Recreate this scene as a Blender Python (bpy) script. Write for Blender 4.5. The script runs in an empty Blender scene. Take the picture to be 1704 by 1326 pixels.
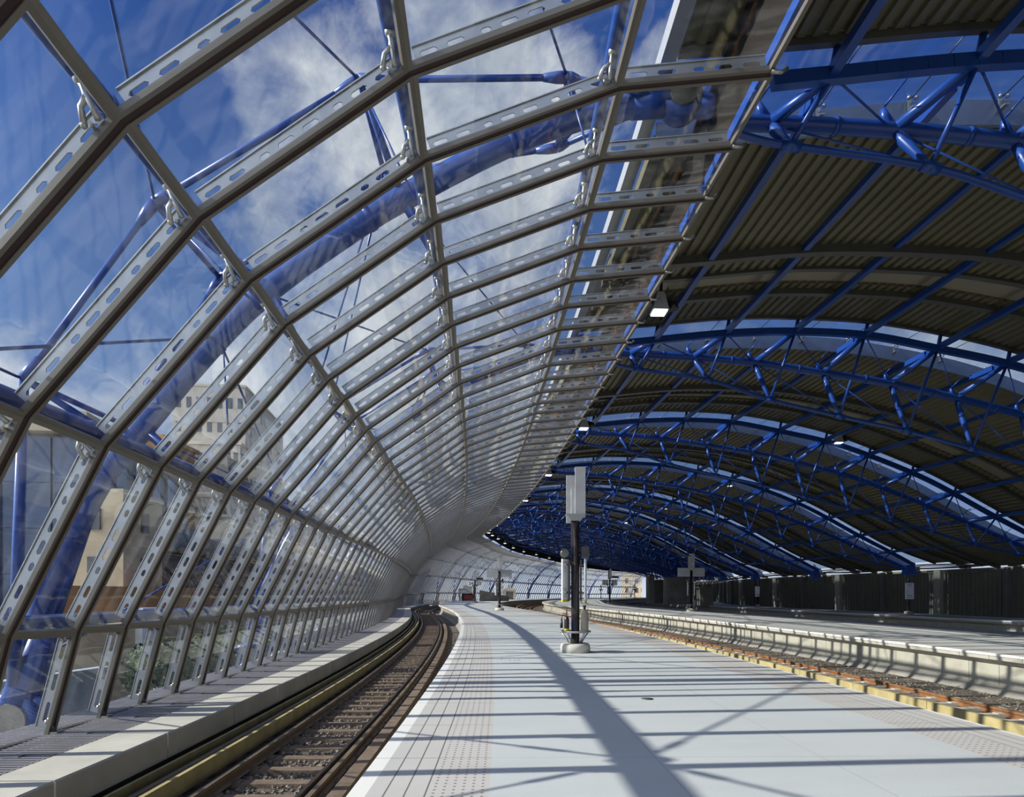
import bpy, math, random
import numpy as np
from mathutils import Vector, Matrix
random.seed(7)
sc = bpy.context.scene
COL = sc.collection
PI = math.pi
F, CX, HY = 1065.0, 852.0, 986.0      # focal length and vanishing point of the photograph, in its pixels

# ------------------------------------------------------------------ path of the hall (an S-curve)
SMIN, DS = -60.0, 0.25
NS = int(380 / DS)
_th = np.zeros(NS); _px = np.zeros(NS); _py = np.zeros(NS)
def kappa(s):
    if s < 0: return 0.0
    if s < 66: return 1 / 400.0
    if s < 84:
        t = (s - 66) / 18; return (1 - t) / 400.0 - t / 150.0
    return -1 / 150.0
_i0 = int(-SMIN / DS)
for _i in range(_i0, NS - 1):
    s = SMIN + _i * DS
    _th[_i + 1] = _th[_i] + kappa(s) * DS
    a = (_th[_i] + _th[_i + 1]) / 2
    _px[_i + 1] = _px[_i] - math.sin(a) * DS; _py[_i + 1] = _py[_i] + math.cos(a) * DS
for _i in range(_i0, 0, -1):
    _py[_i - 1] = _py[_i] - DS
_sg = SMIN + DS * np.arange(NS)
def theta(s): return float(np.interp(s, _sg, _th))
def P(s, off, z):
    a = theta(s)
    return Vector((float(np.interp(s, _sg, _px)) + math.cos(a) * off, float(np.interp(s, _sg, _py)) + math.sin(a) * off, z))
def smooth(t):
    t = min(1, max(0, t)); return t * t * (3 - 2 * t)
def S(s):                              # the hall swells towards its middle
    if s < 118: return 1 + .27 * smooth((s - 55) / 63)
    if s < 150: return 1.27 - .04 * smooth((s - 118) / 32)
    return 1.23 - .23 * smooth((s - 150) / 70)
def sec(s, x, z):                      # a point of the cross-section at station s
    k = S(s)
    return P(s, -6.5 + k * (x + 6.5), -.4 + k * (z + .4))
def px3(px, py, Y): return Vector(((px - CX) * Y / F, Y, 1.6 - (py - HY) * Y / F))

WORDS = ['zeroth', 'first', 'second', 'third', 'fourth', 'fifth', 'sixth', 'seventh', 'eighth', 'ninth', 'tenth', 'eleventh', 'twelfth', 'thirteenth', 'fourteenth', 'fifteenth', 'sixteenth', 'seventeenth', 'eighteenth', 'nineteenth', 'twentieth']
def ordw(n):
    if n <= 20: return WORDS[n]
    suf = 'th' if 10 <= n % 100 <= 20 else {1: 'st', 2: 'nd', 3: 'rd'}.get(n % 10, 'th')
    return '%d%s' % (n, suf)

# ------------------------------------------------------------------ mesh builder
class MB:
    def __init__(s): s.v = []; s.f = []; s.m = []; s.sm = []; s.uv = []; s.cm = 0; s.has_uv = False
    def add(s, vs, fs, smooth=False, uvs=None):
        b = len(s.v); s.v.extend([tuple(p) for p in vs])
        for i, f in enumerate(fs):
            s.f.append([b + k for k in f]); s.m.append(s.cm); s.sm.append(smooth)
            if uvs is not None: s.uv.append([uvs[k] for k in f]); s.has_uv = True
            else: s.uv.append([(0, 0)] * len(f))
    def hexa(s, c):                    # 8 corners: bottom 4 (ccw from above) then top 4
        s.add(c, [(3, 2, 1, 0), (4, 5, 6, 7), (0, 1, 5, 4), (1, 2, 6, 5), (2, 3, 7, 6), (3, 0, 4, 7)])
    def box(s, c, d, rz=0.0, M=None):
        x, y, z = d[0] / 2, d[1] / 2, d[2] / 2
        cs = [Vector(p) for p in ((-x, -y, -z), (x, -y, -z), (x, y, -z), (-x, y, -z), (-x, -y, z), (x, -y, z), (x, y, z), (-x, y, z))]
        R = Matrix.Rotation(rz, 3, 'Z') if M is None else M
        c = Vector(c); s.hexa([c + R @ p for p in cs])
    def bar(s, a, b, w, h, up=(0, 0, 1)):  # box section from a to b
        a = Vector(a); b = Vector(b); t = (b - a).normalized(); u = Vector(up)
        r = t.cross(u)
        if r.length < 1e-4: r = t.cross(Vector((1, 0, 0)))
        r.normalize(); u = r.cross(t)
        r = r * w / 2; u = u * h / 2
        s.hexa([a - r - u, a + r - u, b + r - u, b - r - u, a - r + u, a + r + u, b + r + u, b - r + u])
    def tube(s, pts, r, n=8, cap=True):
        pts = [Vector(p) for p in pts]; k = len(pts)
        rs = r if isinstance(r, (list, tuple)) else [r] * k
        vs = []; ref = None
        for i, p in enumerate(pts):
            t = (pts[min(i + 1, k - 1)] - pts[max(i - 1, 0)]).normalized()
            if ref is None:
                ref = t.cross(Vector((0, 0, 1)))
                if ref.length < 1e-3: ref = t.cross(Vector((0, 1, 0)))
            ref = (ref - t * ref.dot(t)).normalized(); bi = t.cross(ref)
            for j in range(n):
                a = 2 * PI * j / n; vs.append(p + (ref * math.cos(a) + bi * math.sin(a)) * rs[i])
        fs = []
        for i in range(k - 1):
            for j in range(n):
                j2 = (j + 1) % n; fs.append((i * n + j, i * n + j2, (i + 1) * n + j2, (i + 1) * n + j))
        s.add(vs, fs, True)
        if cap:
            b = len(s.v) - len(vs)
            for ring in (list(range(n))[::-1], [(k - 1) * n + j for j in range(n)]):
                s.f.append([b + q for q in ring]); s.m.append(s.cm); s.sm.append(False); s.uv.append([(0, 0)] * n)
    def lathe(s, prof, c=(0, 0, 0), n=20, M=None):
        c = Vector(c); vs = []; fs = []; k = len(prof)
        for r, z in prof:
            for j in range(n):
                a = 2 * PI * j / n; p = Vector((r * math.cos(a), r * math.sin(a), z))
                if M is not None: p = M @ p
                vs.append(c + p)
        for i in range(k - 1):
            for j in range(n):
                j2 = (j + 1) % n; fs.append((i * n + j, i * n + j2, (i + 1) * n + j2, (i + 1) * n + j))
        s.add(vs, fs, True)
        b = len(s.v) - len(vs)
        for ring in (list(range(n))[::-1], [(k - 1) * n + j for j in range(n)]):
            s.f.append([b + q for q in ring]); s.m.append(s.cm); s.sm.append(False); s.uv.append([(0, 0)] * n)
    def sphere(s, c, r, n=10):
        s.lathe([(max(1e-3, r * math.sin(PI * i / n)), -r * math.cos(PI * i / n)) for i in range(n + 1)], c, 12)
    def torus(s, c, R, r, n=28, m=8):
        pts = [Vector(c) + Vector((R * math.cos(2 * PI * i / n), R * math.sin(2 * PI * i / n), 0)) for i in range(n + 1)]
        s.tube(pts, r, m, False)
    def sweep(s, prof, ss, closed=True, smooth=False, v0=0.0):
        """prof(s)-> [(off,z)..]; swept along the hall; uv = (station, girth)"""
        rows = []; uv = []
        for q in ss:
            pr = prof(q) if callable(prof) else prof
            g = v0; last = None
            for o, z in pr:
                if last: g += math.hypot(o - last[0], z - last[1])
                last = (o, z); rows.append(P(q, o, z)); uv.append((q, g))
        k = len(pr); fs = []
        for i in range(len(ss) - 1):
            for j in range(k if closed else k - 1):
                j2 = (j + 1) % k; fs.append((i * k + j, (i + 1) * k + j, (i + 1) * k + j2, i * k + j2))
        s.add(rows, fs, smooth, uv)
        if closed:
            b = len(s.v) - len(rows); e = (len(ss) - 1) * k
            for ring in ([b + j for j in range(k)], [b + e + j for j in range(k)][::-1]):
                s.f.append(ring); s.m.append(s.cm); s.sm.append(False); s.uv.append([(0, 0)] * k)
    def mesh(s, name, mats):
        me = bpy.data.meshes.new(name); me.from_pydata(s.v, [], s.f)
        for m in (mats if isinstance(mats, (list, tuple)) else [mats]): me.materials.append(m)
        me.polygons.foreach_set('material_index', s.m); me.polygons.foreach_set('use_smooth', s.sm)
        if s.has_uv:
            l = me.uv_layers.new(name='UVMap')
            l.data.foreach_set('uv', [c for f in s.uv for p in f for c in p])
        me.update(); return me
    def build(s, name, mats, parent=None, label=None):
        o = bpy.data.objects.new(name, s.mesh(name, mats)); COL.objects.link(o)
        if parent is not None: o.parent = parent
        if label: o['label'] = label
        return o
def tag(o, label, cat, group=None, kind=None):
    o['label'] = label
    if cat: o['category'] = cat
    if group: o['group'] = group
    if kind: o['kind'] = kind
    return o
def thing(name, label, cat, loc=(0, 0, 0), rz=0.0, group=None, sc_=1.0):
    o = bpy.data.objects.new(name, None); COL.objects.link(o); o.empty_display_size = .2
    o.location = loc; o.rotation_euler = (0, 0, rz); o.scale = (sc_,) * 3
    return tag(o, label, cat, group)
def struct(o, label=None):
    o['kind'] = 'structure'
    if label: o['label'] = label
    return o
def link_copy(o, parent=None):
    c = o.copy(); COL.objects.link(c); c.parent = parent; return c
def dup(o):
    r = link_copy(o)
    for ch in list(o.children):
        c = link_copy(ch, r)
        for g in list(ch.children): link_copy(g, c)
    return r
def frange(a, b, st):
    n = max(1, int(round((b - a) / st))); return [a + (b - a) * i / n for i in range(n + 1)]

# ------------------------------------------------------------------ materials
def newmat(name):
    m = bpy.data.materials.new(name); m.use_nodes = True
    nt = m.node_tree; b = nt.nodes['Principled BSDF']; return m, nt, b
def nd(nt, t, **kw):
    n = nt.nodes.new(t)
    for k, v in kw.items(): setattr(n, k, v)
    return n
def mth(nt, op, a, b=None, c=None):
    n = nt.nodes.new('ShaderNodeMath'); n.operation = op
    for i, v in enumerate((a, b, c)):
        if v is None: continue
        if isinstance(v, (int, float)): n.inputs[i].default_value = v
        else: nt.links.new(v, n.inputs[i])
    return n.outputs[0]
def mixc(nt, f, a, b):
    n = nt.nodes.new('ShaderNodeMix'); n.data_type = 'RGBA'
    for i, v in ((0, f), (6, a), (7, b)):
        if isinstance(v, (int, float)): n.inputs[i].default_value = v
        elif isinstance(v, tuple): n.inputs[i].default_value = (*v, 1)
        else: nt.links.new(v, n.inputs[i])
    return n.outputs[2]
def noise(nt, scale, detail=4, rough=.55, vec=None):
    n = nt.nodes.new('ShaderNodeTexNoise'); n.inputs['Scale'].default_value = scale
    n.inputs['Detail'].default_value = detail; n.inputs['Roughness'].default_value = rough
    if vec is None:
        t = nt.nodes.new('ShaderNodeTexCoord'); vec = t.outputs['Object']
    nt.links.new(vec, n.inputs['Vector']); return n.outputs['Fac']
def ramp(nt, f, lo, hi):
    n = nt.nodes.new('ShaderNodeMapRange'); n.clamp = True
    nt.links.new(f, n.inputs[0]); n.inputs[1].default_value = lo; n.inputs[2].default_value = hi
    return n.outputs[0]
def plain(name, c, rough=.5, metal=0.0, var=.12, scale=3.0, spec=.5, bump=0.0):
    m, nt, b = newmat(name)
    f = ramp(nt, noise(nt, scale, 6), .3, .7)
    lo = tuple(x * (1 - var) for x in c); hi = tuple(min(1, x * (1 + var)) for x in c)
    nt.links.new(mixc(nt, f, lo, hi), b.inputs['Base Color'])
    b.inputs['Roughness'].default_value = rough; b.inputs['Metallic'].default_value = metal
    b.inputs['Specular IOR Level'].default_value = spec
    if bump:
        bp = nd(nt, 'ShaderNodeBump'); bp.inputs['Strength'].default_value = bump; bp.inputs['Distance'].default_value = .02
        nt.links.new(noise(nt, scale * 6, 8), bp.inputs['Height']); nt.links.new(bp.outputs[0], b.inputs['Normal'])
    return m
def uvc(nt):
    t = nd(nt, 'ShaderNodeUVMap'); s_ = nd(nt, 'ShaderNodeSeparateXYZ'); nt.links.new(t.outputs[0], s_.inputs[0])
    return s_.outputs[0], s_.outputs[1]
def line_mask(nt, x, period, width, phase=0.0):
    f = mth(nt, 'FRACT', mth(nt, 'ADD', mth(nt, 'DIVIDE', x, period), phase))
    return mth(nt, 'LESS_THAN', f, width / period)
def glassmat(name, tint, streaks):
    m = bpy.data.materials.new(name); m.use_nodes = True; nt = m.node_tree; nt.nodes.clear()
    out = nd(nt, 'ShaderNodeOutputMaterial'); tr = nd(nt, 'ShaderNodeBsdfTransparent'); gl = nd(nt, 'ShaderNodeBsdfGlossy')
    df = nd(nt, 'ShaderNodeBsdfDiffuse'); tl = nd(nt, 'ShaderNodeBsdfTranslucent')
    tr.inputs[0].default_value = (*tint, 1); gl.inputs['Roughness'].default_value = .02; gl.inputs[0].default_value = (.9, .92, .95, 1)
    df.inputs[0].default_value = (.75, .78, .8, 1); tl.inputs[0].default_value = (.75, .78, .8, 1)
    g = nd(nt, 'ShaderNodeNewGeometry'); fr = nd(nt, 'ShaderNodeFresnel')
    nt.links.new(mth(nt, 'ADD', mth(nt, 'MULTIPLY', g.outputs['Backfacing'], 1 / 1.33 - 1.33), 1.33), fr.inputs[0])
    bp = nd(nt, 'ShaderNodeBump'); bp.inputs['Strength'].default_value = .02; bp.inputs['Distance'].default_value = .3
    nt.links.new(noise(nt, 1.1, 2, .4, g.outputs['Position']), bp.inputs['Height']); nt.links.new(bp.outputs[0], gl.inputs['Normal'])
    m1 = nd(nt, 'ShaderNodeMixShader'); nt.links.new(fr.outputs[0], m1.inputs[0]); nt.links.new(tr.outputs[0], m1.inputs[1]); nt.links.new(gl.outputs[0], m1.inputs[2])
    dm = nd(nt, 'ShaderNodeMixShader'); dm.inputs[0].default_value = .5; nt.links.new(df.outputs[0], dm.inputs[1]); nt.links.new(tl.outputs[0], dm.inputs[2])
    mp = nd(nt, 'ShaderNodeMapping'); mp.inputs['Scale'].default_value = (1.0, 3.0, .35); nt.links.new(g.outputs['Position'], mp.inputs[0])
    f = mth(nt, 'MULTIPLY', ramp(nt, noise(nt, 1.5, 6, .6, mp.outputs[0]), .45, .8), streaks)  # noise-streaked pale diffuse layer mixed over the clear glass
    m2 = nd(nt, 'ShaderNodeMixShader'); nt.links.new(f, m2.inputs[0]); nt.links.new(m1.outputs[0], m2.inputs[1]); nt.links.new(dm.outputs[0], m2.inputs[2])
    nt.links.new(m2.outputs[0], out.inputs[0]); return m

M = {}
M['blue'] = plain('blue_steel', (.013, .060, .27), .33, var=.08, scale=.7)
M['alu'] = plain('grey_aluminium', (.165, .15, .125), .45, .25, .06)
M['fin'] = plain('satin_steel', (.36, .37, .375), .36, .5, .08, 2)
M['cast'] = plain('cast_steel', (.40, .39, .36), .32, .85, .1, 4)
M['pin'] = plain('bare_pin_steel', (.20, .19, .17), .5, .5, .2, 6)
M['gasket'] = plain('dark_gasket', (.030, .012, .010), .6)
M['glass'] = glassmat('glazing_glass', (.96, .98, .98), .035)
M['skyglass'] = glassmat('rooflight_glass', (.80, .86, .93), .02)
M['deck'] = plain('roof_decking', (.130, .120, .070), .45, .1, .12, .6)
M['soffit'] = plain('soffit_sheet', (.24, .22, .16), .5, 0, .08, .8)
M['gutter'] = plain('gutter_steel', (.10, .10, .085), .4, .3, .1)
M['gapshade'] = plain('gap_shade_sheet', (.012, .010, .008), .8, 0, .12, 3, .1)  # near-black base puts the shade of the roof underside into this sheet
M['flash'] = plain('flashing_sheet', (.16, .19, .25), .35, .3, .1)
M['fascia'] = plain('fascia_sheet', (.42, .43, .45), .4, .3, .06)
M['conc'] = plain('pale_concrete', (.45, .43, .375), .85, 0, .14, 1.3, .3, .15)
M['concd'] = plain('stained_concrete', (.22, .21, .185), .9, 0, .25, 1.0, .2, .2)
M['coping'] = plain('white_coping', (.66, .65, .61), .8, 0, .07, 2, .3)
M['rail'] = plain('worn_rail', (.20, .145, .095), .45, .4, .2, 2)
M['rust'] = plain('rusty_rail', (.21, .095, .035), .75, .1, .25, 4)
M['yellow'] = plain('yellow_timber', (.36, .295, .135), .75, 0, .22, 2.5)
M['sleeper'] = plain('weathered_timber', (.155, .115, .085), .9, 0, .3, 5, .2, .3)
M['ballast'] = plain('ballast_stone', (.20, .175, .145), .95, 0, .45, 14, .2)
M['bed'] = plain('track_bed', (.11, .095, .08), .95, 0, .4, 9, .2, .6)
M['grate'] = plain('galvanised_grating', (.27, .26, .27), .5, .4, .12, 3)
M['black'] = plain('black_paint', (.018, .013, .013), .3, 0, .2)
M['lightgrey'] = plain('light_grey_paint', (.34, .345, .35), .45)
M['white'] = plain('white_panel', (.85, .86, .86), .4, 0, .03)
M['ink'] = plain('grey_ink', (.30, .33, .42), .6)
M['yel'] = plain('bright_yellow', (.75, .60, .02), .4)
M['red'] = plain('signal_red', (.33, .035, .018), .4)
M['beige'] = plain('beige_canister', (.30, .26, .19), .5)
M['wallp'] = plain('ribbed_wall_sheet', (.075, .075, .055), .6, 0, .15)
M['pier'] = plain('pilaster_concrete', (.17, .165, .125), .8)
M['stone'] = plain('portland_stone', (.55, .49, .39), .85, 0, .12, .25)
M['brick'] = plain('orange_brick', (.40, .22, .10), .9, 0, .2, .8)
M['tan'] = plain('tan_render', (.52, .42, .27), .85, 0, .1, .6)
M['darkwin'] = plain('dark_window', (.04, .045, .06), .15)
M['bluewin'] = plain('blue_curtain_glass', (.025, .05, .12), .12, 0, .35, .3)
M['mull'] = plain('dark_mullion', (.10, .10, .11), .5)
M['roofd'] = plain('dark_slate', (.07, .065, .06), .7, 0, .3, .6)
M['ground'] = plain('city_ground', (.26, .24, .20), .95, 0, .35, .12, .2)
M['bush'] = plain('bush_leaves', (.045, .085, .025), .9, 0, .5, 2)
M['hoard'] = plain('pale_blue_hoarding', (.33, .38, .42), .6)

def emat(name, c, st):
    m, nt, b = newmat(name); b.inputs['Base Color'].default_value = (*c, 1)
    b.inputs['Emission Color'].default_value = (*c, 1); b.inputs['Emission Strength'].default_value = st
    nt.links.new(ramp(nt, noise(nt, 3), 0, 1), b.inputs['Roughness']); return m
M['lamp'] = emat('lamp_glass', (.93, .98, 1.0), 2.2)

def paving(name, base, kind):
    m, nt, b = newmat(name); u, v = uvc(nt)
    g = nd(nt, 'ShaderNodeNewGeometry')
    sp = noise(nt, 130, 2, .7, g.outputs['Position']); bl = noise(nt, .8, 5, .6, g.outputs['Position'])
    c = mixc(nt, ramp(nt, sp, .38, .62), tuple(x * .88 for x in base), tuple(x * 1.10 for x in base))
    c = mixc(nt, mth(nt, 'MULTIPLY', ramp(nt, bl, .42, .75), .25), c, tuple(x * .72 for x in base))
    h = None
    if kind == 'field':
        j = mth(nt, 'MAXIMUM', line_mask(nt, v, 1.62, .008, .02), line_mask(nt, u, 6.2, .009))
        c = mixc(nt, mth(nt, 'MULTIPLY', j, .5), c, tuple(x * .35 for x in base)); h = j
    if kind == 'groove':
        j = mth(nt, 'MAXIMUM', line_mask(nt, v, .163, .013, .172), line_mask(nt, u, 1.55, .012))
        c = mixc(nt, mth(nt, 'MULTIPLY', j, .8), c, (.05, .045, .04)); h = j
    if kind == 'dots':
        fu = mth(nt, 'SUBTRACT', mth(nt, 'FRACT', mth(nt, 'DIVIDE', u, .086)), .5)
        fv = mth(nt, 'SUBTRACT', mth(nt, 'FRACT', mth(nt, 'DIVIDE', v, .078)), .5)
        d = mth(nt, 'SQRT', mth(nt, 'ADD', mth(nt, 'MULTIPLY', fu, fu), mth(nt, 'MULTIPLY', fv, fv)))
        dot = mth(nt, 'LESS_THAN', d, .17)
        j = mth(nt, 'MAXIMUM', dot, line_mask(nt, u, 1.55, .012))
        c = mixc(nt, mth(nt, 'MULTIPLY', j, .75), c, (.10, .085, .075)); h = j
    if kind == 'coping':
        j = line_mask(nt, u, 1.55, .014); c = mixc(nt, mth(nt, 'MULTIPLY', j, .8), c, tuple(x * .3 for x in base)); h = j
    if kind == 'blocks':
        j = mth(nt, 'MAXIMUM', line_mask(nt, u, 1.03, .02), line_mask(nt, v, 9.0, .001))
        st = noise(nt, 1.4, 6, .65, g.outputs['Position'])
        c = mixc(nt, mth(nt, 'MULTIPLY', ramp(nt, st, .45, .8), .55), c, tuple(x * .45 for x in base))
        c = mixc(nt, mth(nt, 'MULTIPLY', j, .85), c, tuple(x * .18 for x in base)); h = j
    nt.links.new(c, b.inputs['Base Color']); b.inputs['Roughness'].default_value = .62; b.inputs['Specular IOR Level'].default_value = .35
    bp = nd(nt, 'ShaderNodeBump'); bp.inputs['Strength'].default_value = .35; bp.inputs['Distance'].default_value = .008; bp.invert = True
    nt.links.new(h, bp.inputs['Height']); nt.links.new(bp.outputs[0], b.inputs['Normal'])
    return m
M['field'] = paving('terrazzo_paving', (.455, .475, .47), 'field')
M['groove'] = paving('grooved_paving', (.46, .445, .42), 'groove')
M['dots'] = paving('dotted_paving', (.46, .44, .415), 'dots')
M['edge'] = paving('edge_paving', (.68, .67, .63), 'coping')
M['nose'] = paving('coping_nosing', (.46, .44, .38), 'blocks')
M['face'] = paving('platform_face_blocks', (.36, .345, .285), 'blocks')

# ------------------------------------------------------------------ stations
TR = [0.1, 10.9, 21.8, 32.7, 43.5] + [43.5 + 10.8 * i for i in range(1, 19)]      # trusses
RIB = [1.6, 2.9, 4.15, 5.28, 6.63, 7.96, 9.28] + [9.28 + 1.2 * i for i in range(1, 195)]
RIB = [r for r in RIB if r < 238]
NODE = [(-6.5, -.4), (-6.12, 1.06), (-4.94, 3.42), (-3.17, 5.48), (-1.01, 7.0), (1.41, 7.93), (3.35, 8.14)]
ROWN = ['lowest', 'second lowest', 'third', 'fourth', 'fifth', 'top']

# ------------------------------------------------------------------ glazed wall of the hall
def fin_mesh(mb, p0, d, L, n, w, nslots, th=.012, h0=.015, h1=.195):
    """slotted plate from p0 along d (length L), standing out along n, thickness along w"""
    hw = w * th / 2
    y0, y1 = h0, h1; sy0, sy1 = h0 + .058, h1 - .066
    cell = L / nslots
    def pt(x, y, side): return p0 + d * x + n * y + hw * side
    for i in range(nslots):
        x0, x1 = i * cell, (i + 1) * cell
        sx0, sx1 = x0 + cell * .17, x1 - cell * .17
        if nslots > 4 and i % 3 == 2: sx0 = x0 + cell * .42
        c = min(.028, (sy1 - sy0) / 2 - .001)
        o = [(sx0 + c, sy0), (sx1 - c, sy0), (sx1, sy0 + c), (sx1, sy1 - c), (sx1 - c, sy1), (sx0 + c, sy1), (sx0, sy1 - c), (sx0, sy0 + c)]
        b = [(sx0 + c, y0), (sx1 - c, y0), (x1, sy0 + c), (x1, sy1 - c), (sx1 - c, y1), (sx0 + c, y1), (x0, sy1 - c), (x0, sy0 + c)]
        k = [(x1, y0), (x1, y1), (x0, y1), (x0, y0)]
        allp = o + b + k
        vs = [pt(x, y, 1) for x, y in allp] + [pt(x, y, -1) for x, y in allp]
        fs = []
        for base, flip in ((0, False), (20, True)):
            q = [(8, 9, 1, 0), (9, 16, 10, 2, 1), (10, 11, 3, 2), (11, 17, 12, 4, 3), (12, 13, 5, 4), (13, 18, 14, 6, 5), (14, 15, 7, 6), (15, 19, 8, 0, 7)]
            for f in q:
                f = tuple(base + z for z in f); fs.append(f[::-1] if flip else f)
        for j in range(8): fs.append((j, (j + 1) % 8, 20 + (j + 1) % 8, 20 + j))
        for a, c_ in ((16, 9), (9, 8), (8, 19), (17, 12), (12, 13), (13, 18)): fs.append((a, c_, 20 + c_, 20 + a))
        mb.add(vs, fs)
    # edge flange
    a = p0 + n * h1; mb.bar(a, a + d * L, .045, .012, n)
    return mb

def panel_frame(i, k):
    """corner points and axes of the panel between ribs i,i+1 and nodes k,k+1"""
    s0, s1 = RIB[i], RIB[i + 1]
    a = sec(s0, *NODE[k]); b = sec(s1, *NODE[k]); c = sec(s1, *NODE[k + 1]); d = sec(s0, *NODE[k + 1])
    u = ((b - a) + (c - d)).normalized(); v = ((d - a) + (c - b)).normalized()
    n = v.cross(u).normalized()
    if n.dot(Vector((-1, 0, .6))) < 0: n = -n
    return a, b, c, d, u, v, n

def lerp4(a, b, c, d, x, y): return (a * (1 - x) + b * x) * (1 - y) + (d * (1 - x) + c * x) * y

def make_panel(i, k, near):
    a, b, c, d, u, v, n = panel_frame(i, k)
    W = (b - a).length; H = (d - a).length
    gap = .038 / W; fw = .046 / W; gh = .003 / H; fh = .054 / H
    tilt = v * .022
    def q(x, y, z):
        return lerp4(a, b, c, d, x, y) + n * z + tilt * (1 - 2 * x)
    fr, pn, fi, ga, br = MB(), MB(), MB(), MB(), MB()
    xo0, xo1, yo0, yo1 = gap, 1 - gap, gh, 1 - gh
    xi0, xi1, yi0, yi1 = gap + fw, 1 - gap - fw, gh + (fh if k else .012 / H), 1 - gh - fh
    vs = []
    for z in (-.045, .012):
        vs += [q(xo0, yo0, z), q(xo1, yo0, z), q(xo1, yo1, z), q(xo0, yo1, z), q(xi0, yi0, z), q(xi1, yi0, z), q(xi1, yi1, z), q(xi0, yi1, z)]
    fs = []
    for j in range(4):
        j2 = (j + 1) % 4
        fs += [(j, j2, 4 + j2, 4 + j), (8 + j2, 8 + j, 12 + j, 12 + j2), (j2, j, 8 + j, 8 + j2), (4 + j, 4 + j2, 12 + j2, 12 + j)]
    fr.add(vs, fs)
    # thin rebate line along the inner edge
    e0, e1, g0, g1 = xi0 - .012 / W, xi1 + .012 / W, yi0 - .012 / H, yi1 + .012 / H
    if near:
        pn.hexa([q(e0, g0, -.012), q(e1, g0, -.012), q(e1, g1, -.012), q(e0, g1, -.012), q(e0, g0, .002), q(e1, g0, .002), q(e1, g1, .002), q(e0, g1, .002)])
    else:
        pn.add([q(e0, g0, 0), q(e1, g0, 0), q(e1, g1, 0), q(e0, g1, 0)], [(0, 1, 2, 3)])
    # gasket strip in the joint to the next panel
    ga.hexa([q(1 - gap, 0, -.035), q(1 + gap, 0, -.035), q(1 + gap, 1, -.035), q(1 - gap, 1, -.035), q(1 - gap, 0, .0), q(1 + gap, 0, .0), q(1 + gap, 1, .0), q(1 - gap, 1, .0)])
    # slotted fin along the far rib, outside the glass
    p0 = q(1 - .008 / W, .05, .0); dd = (q(1 - .008 / W, .97, 0) - p0); L = dd.length; dd.normalize()
    if near: fin_mesh(fi, p0, dd, L, n, u, 8 if H > 2 else (5 if H > 1.6 else 3))
    else: fi.bar(p0 + n * .075, p0 + dd * L + n * .075, .012, .10, n)
    # cast bracket at the upper node
    if k < 5:
        o = q(1 - .10 / W, .955, .03)
        tip = lerp4(a, b, c, d, 1 - .16 / W, 1.0) + n * .30
        if near:
            m = o.lerp(tip, .5) + u * -.03
            br.tube([o, o.lerp(m, .5), m, m.lerp(tip, .5), tip], [.030, .022, .030, .024, .038], 8)
            br.sphere(tip, .052, 8)
            e = q(1 - .10 / W, .915, .09); br.tube([m, e.lerp(m, .5) + n * .05, e], [.03, .024, .03], 8); br.sphere(e, .030, 6)
            br.tube([q(1 - .15 / W, .93, .02), q(1 - .02 / W, .93, .06)], .016, 6)
        else: br.tube([o, tip], .032, 5)
    else:
        o = q(1 - .08 / W, .98, -.06); br.tube([o, o + v * .12 - n * .03, o + v * .2 + n * .02], [.03, .022, .03], 6 if near else 4)
    return fr, pn, fi, ga, br

NEARBAYS = 50
SHOW = []
far = MB()
for i in range(len(RIB) - 1):
    s = RIB[i]
    for k in range(6):
        if i < NEARBAYS:
            fr, pn, fi, ga, br = make_panel(i, k, RIB[i] < 34)
            base = sec((RIB[i] + RIB[i + 1]) / 2, *NODE[k])
            t = thing('glazing_unit', 'aluminium framed glass panel, %s row up from walkway, %s bay from the camera' % (ROWN[k], ordw(i + 1)), 'glass panel', base, 0, 'framed glass panels of the curved glazed wall')
            for m_, nm, mt in ((fr, 'frame', 'alu'), (pn, 'glass_pane', 'glass'), (fi, 'slotted_fin', 'fin'), (ga, 'gasket', 'gasket'), (br, 'cast_bracket', 'cast')):
                m_.v = [tuple(Vector(p) - base) for p in m_.v]
                m_.build(nm, M[mt], t)
        else:
            fr, pn, fi, ga, br = make_panel(i, k, False)
            for mi, m_ in enumerate((fr, pn, fi, ga)):
                far.cm = mi; far.add(m_.v, m_.f)
tag(far.build('glazing_unit', [M['alu'], M['glass'], M['fin'], M['gasket']]), 'distant run of framed glass panels curving round the far end of the hall', 'glass panels', None, 'stuff')

# post feet on the walkway
for i in range(4, 40):
    p = sec(RIB[i], -6.47, -.4)
    m = MB(); m.box(p + Vector((.02, 0, .012)), (.22, .14, .03), theta(RIB[i])); m.tube([p + Vector((0, 0, .02)), p + Vector((-.02, 0, .22))], [.05, .028], 8)
    m.sphere(p + Vector((-.02, -.05, .17)), .035, 6)
    tag(m.build('post_foot', M['cast']), 'small cast steel foot under glazing rib, %s from the camera along the grating' % ordw(i - 3), 'bracket', 'post feet along the walkway')

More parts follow.
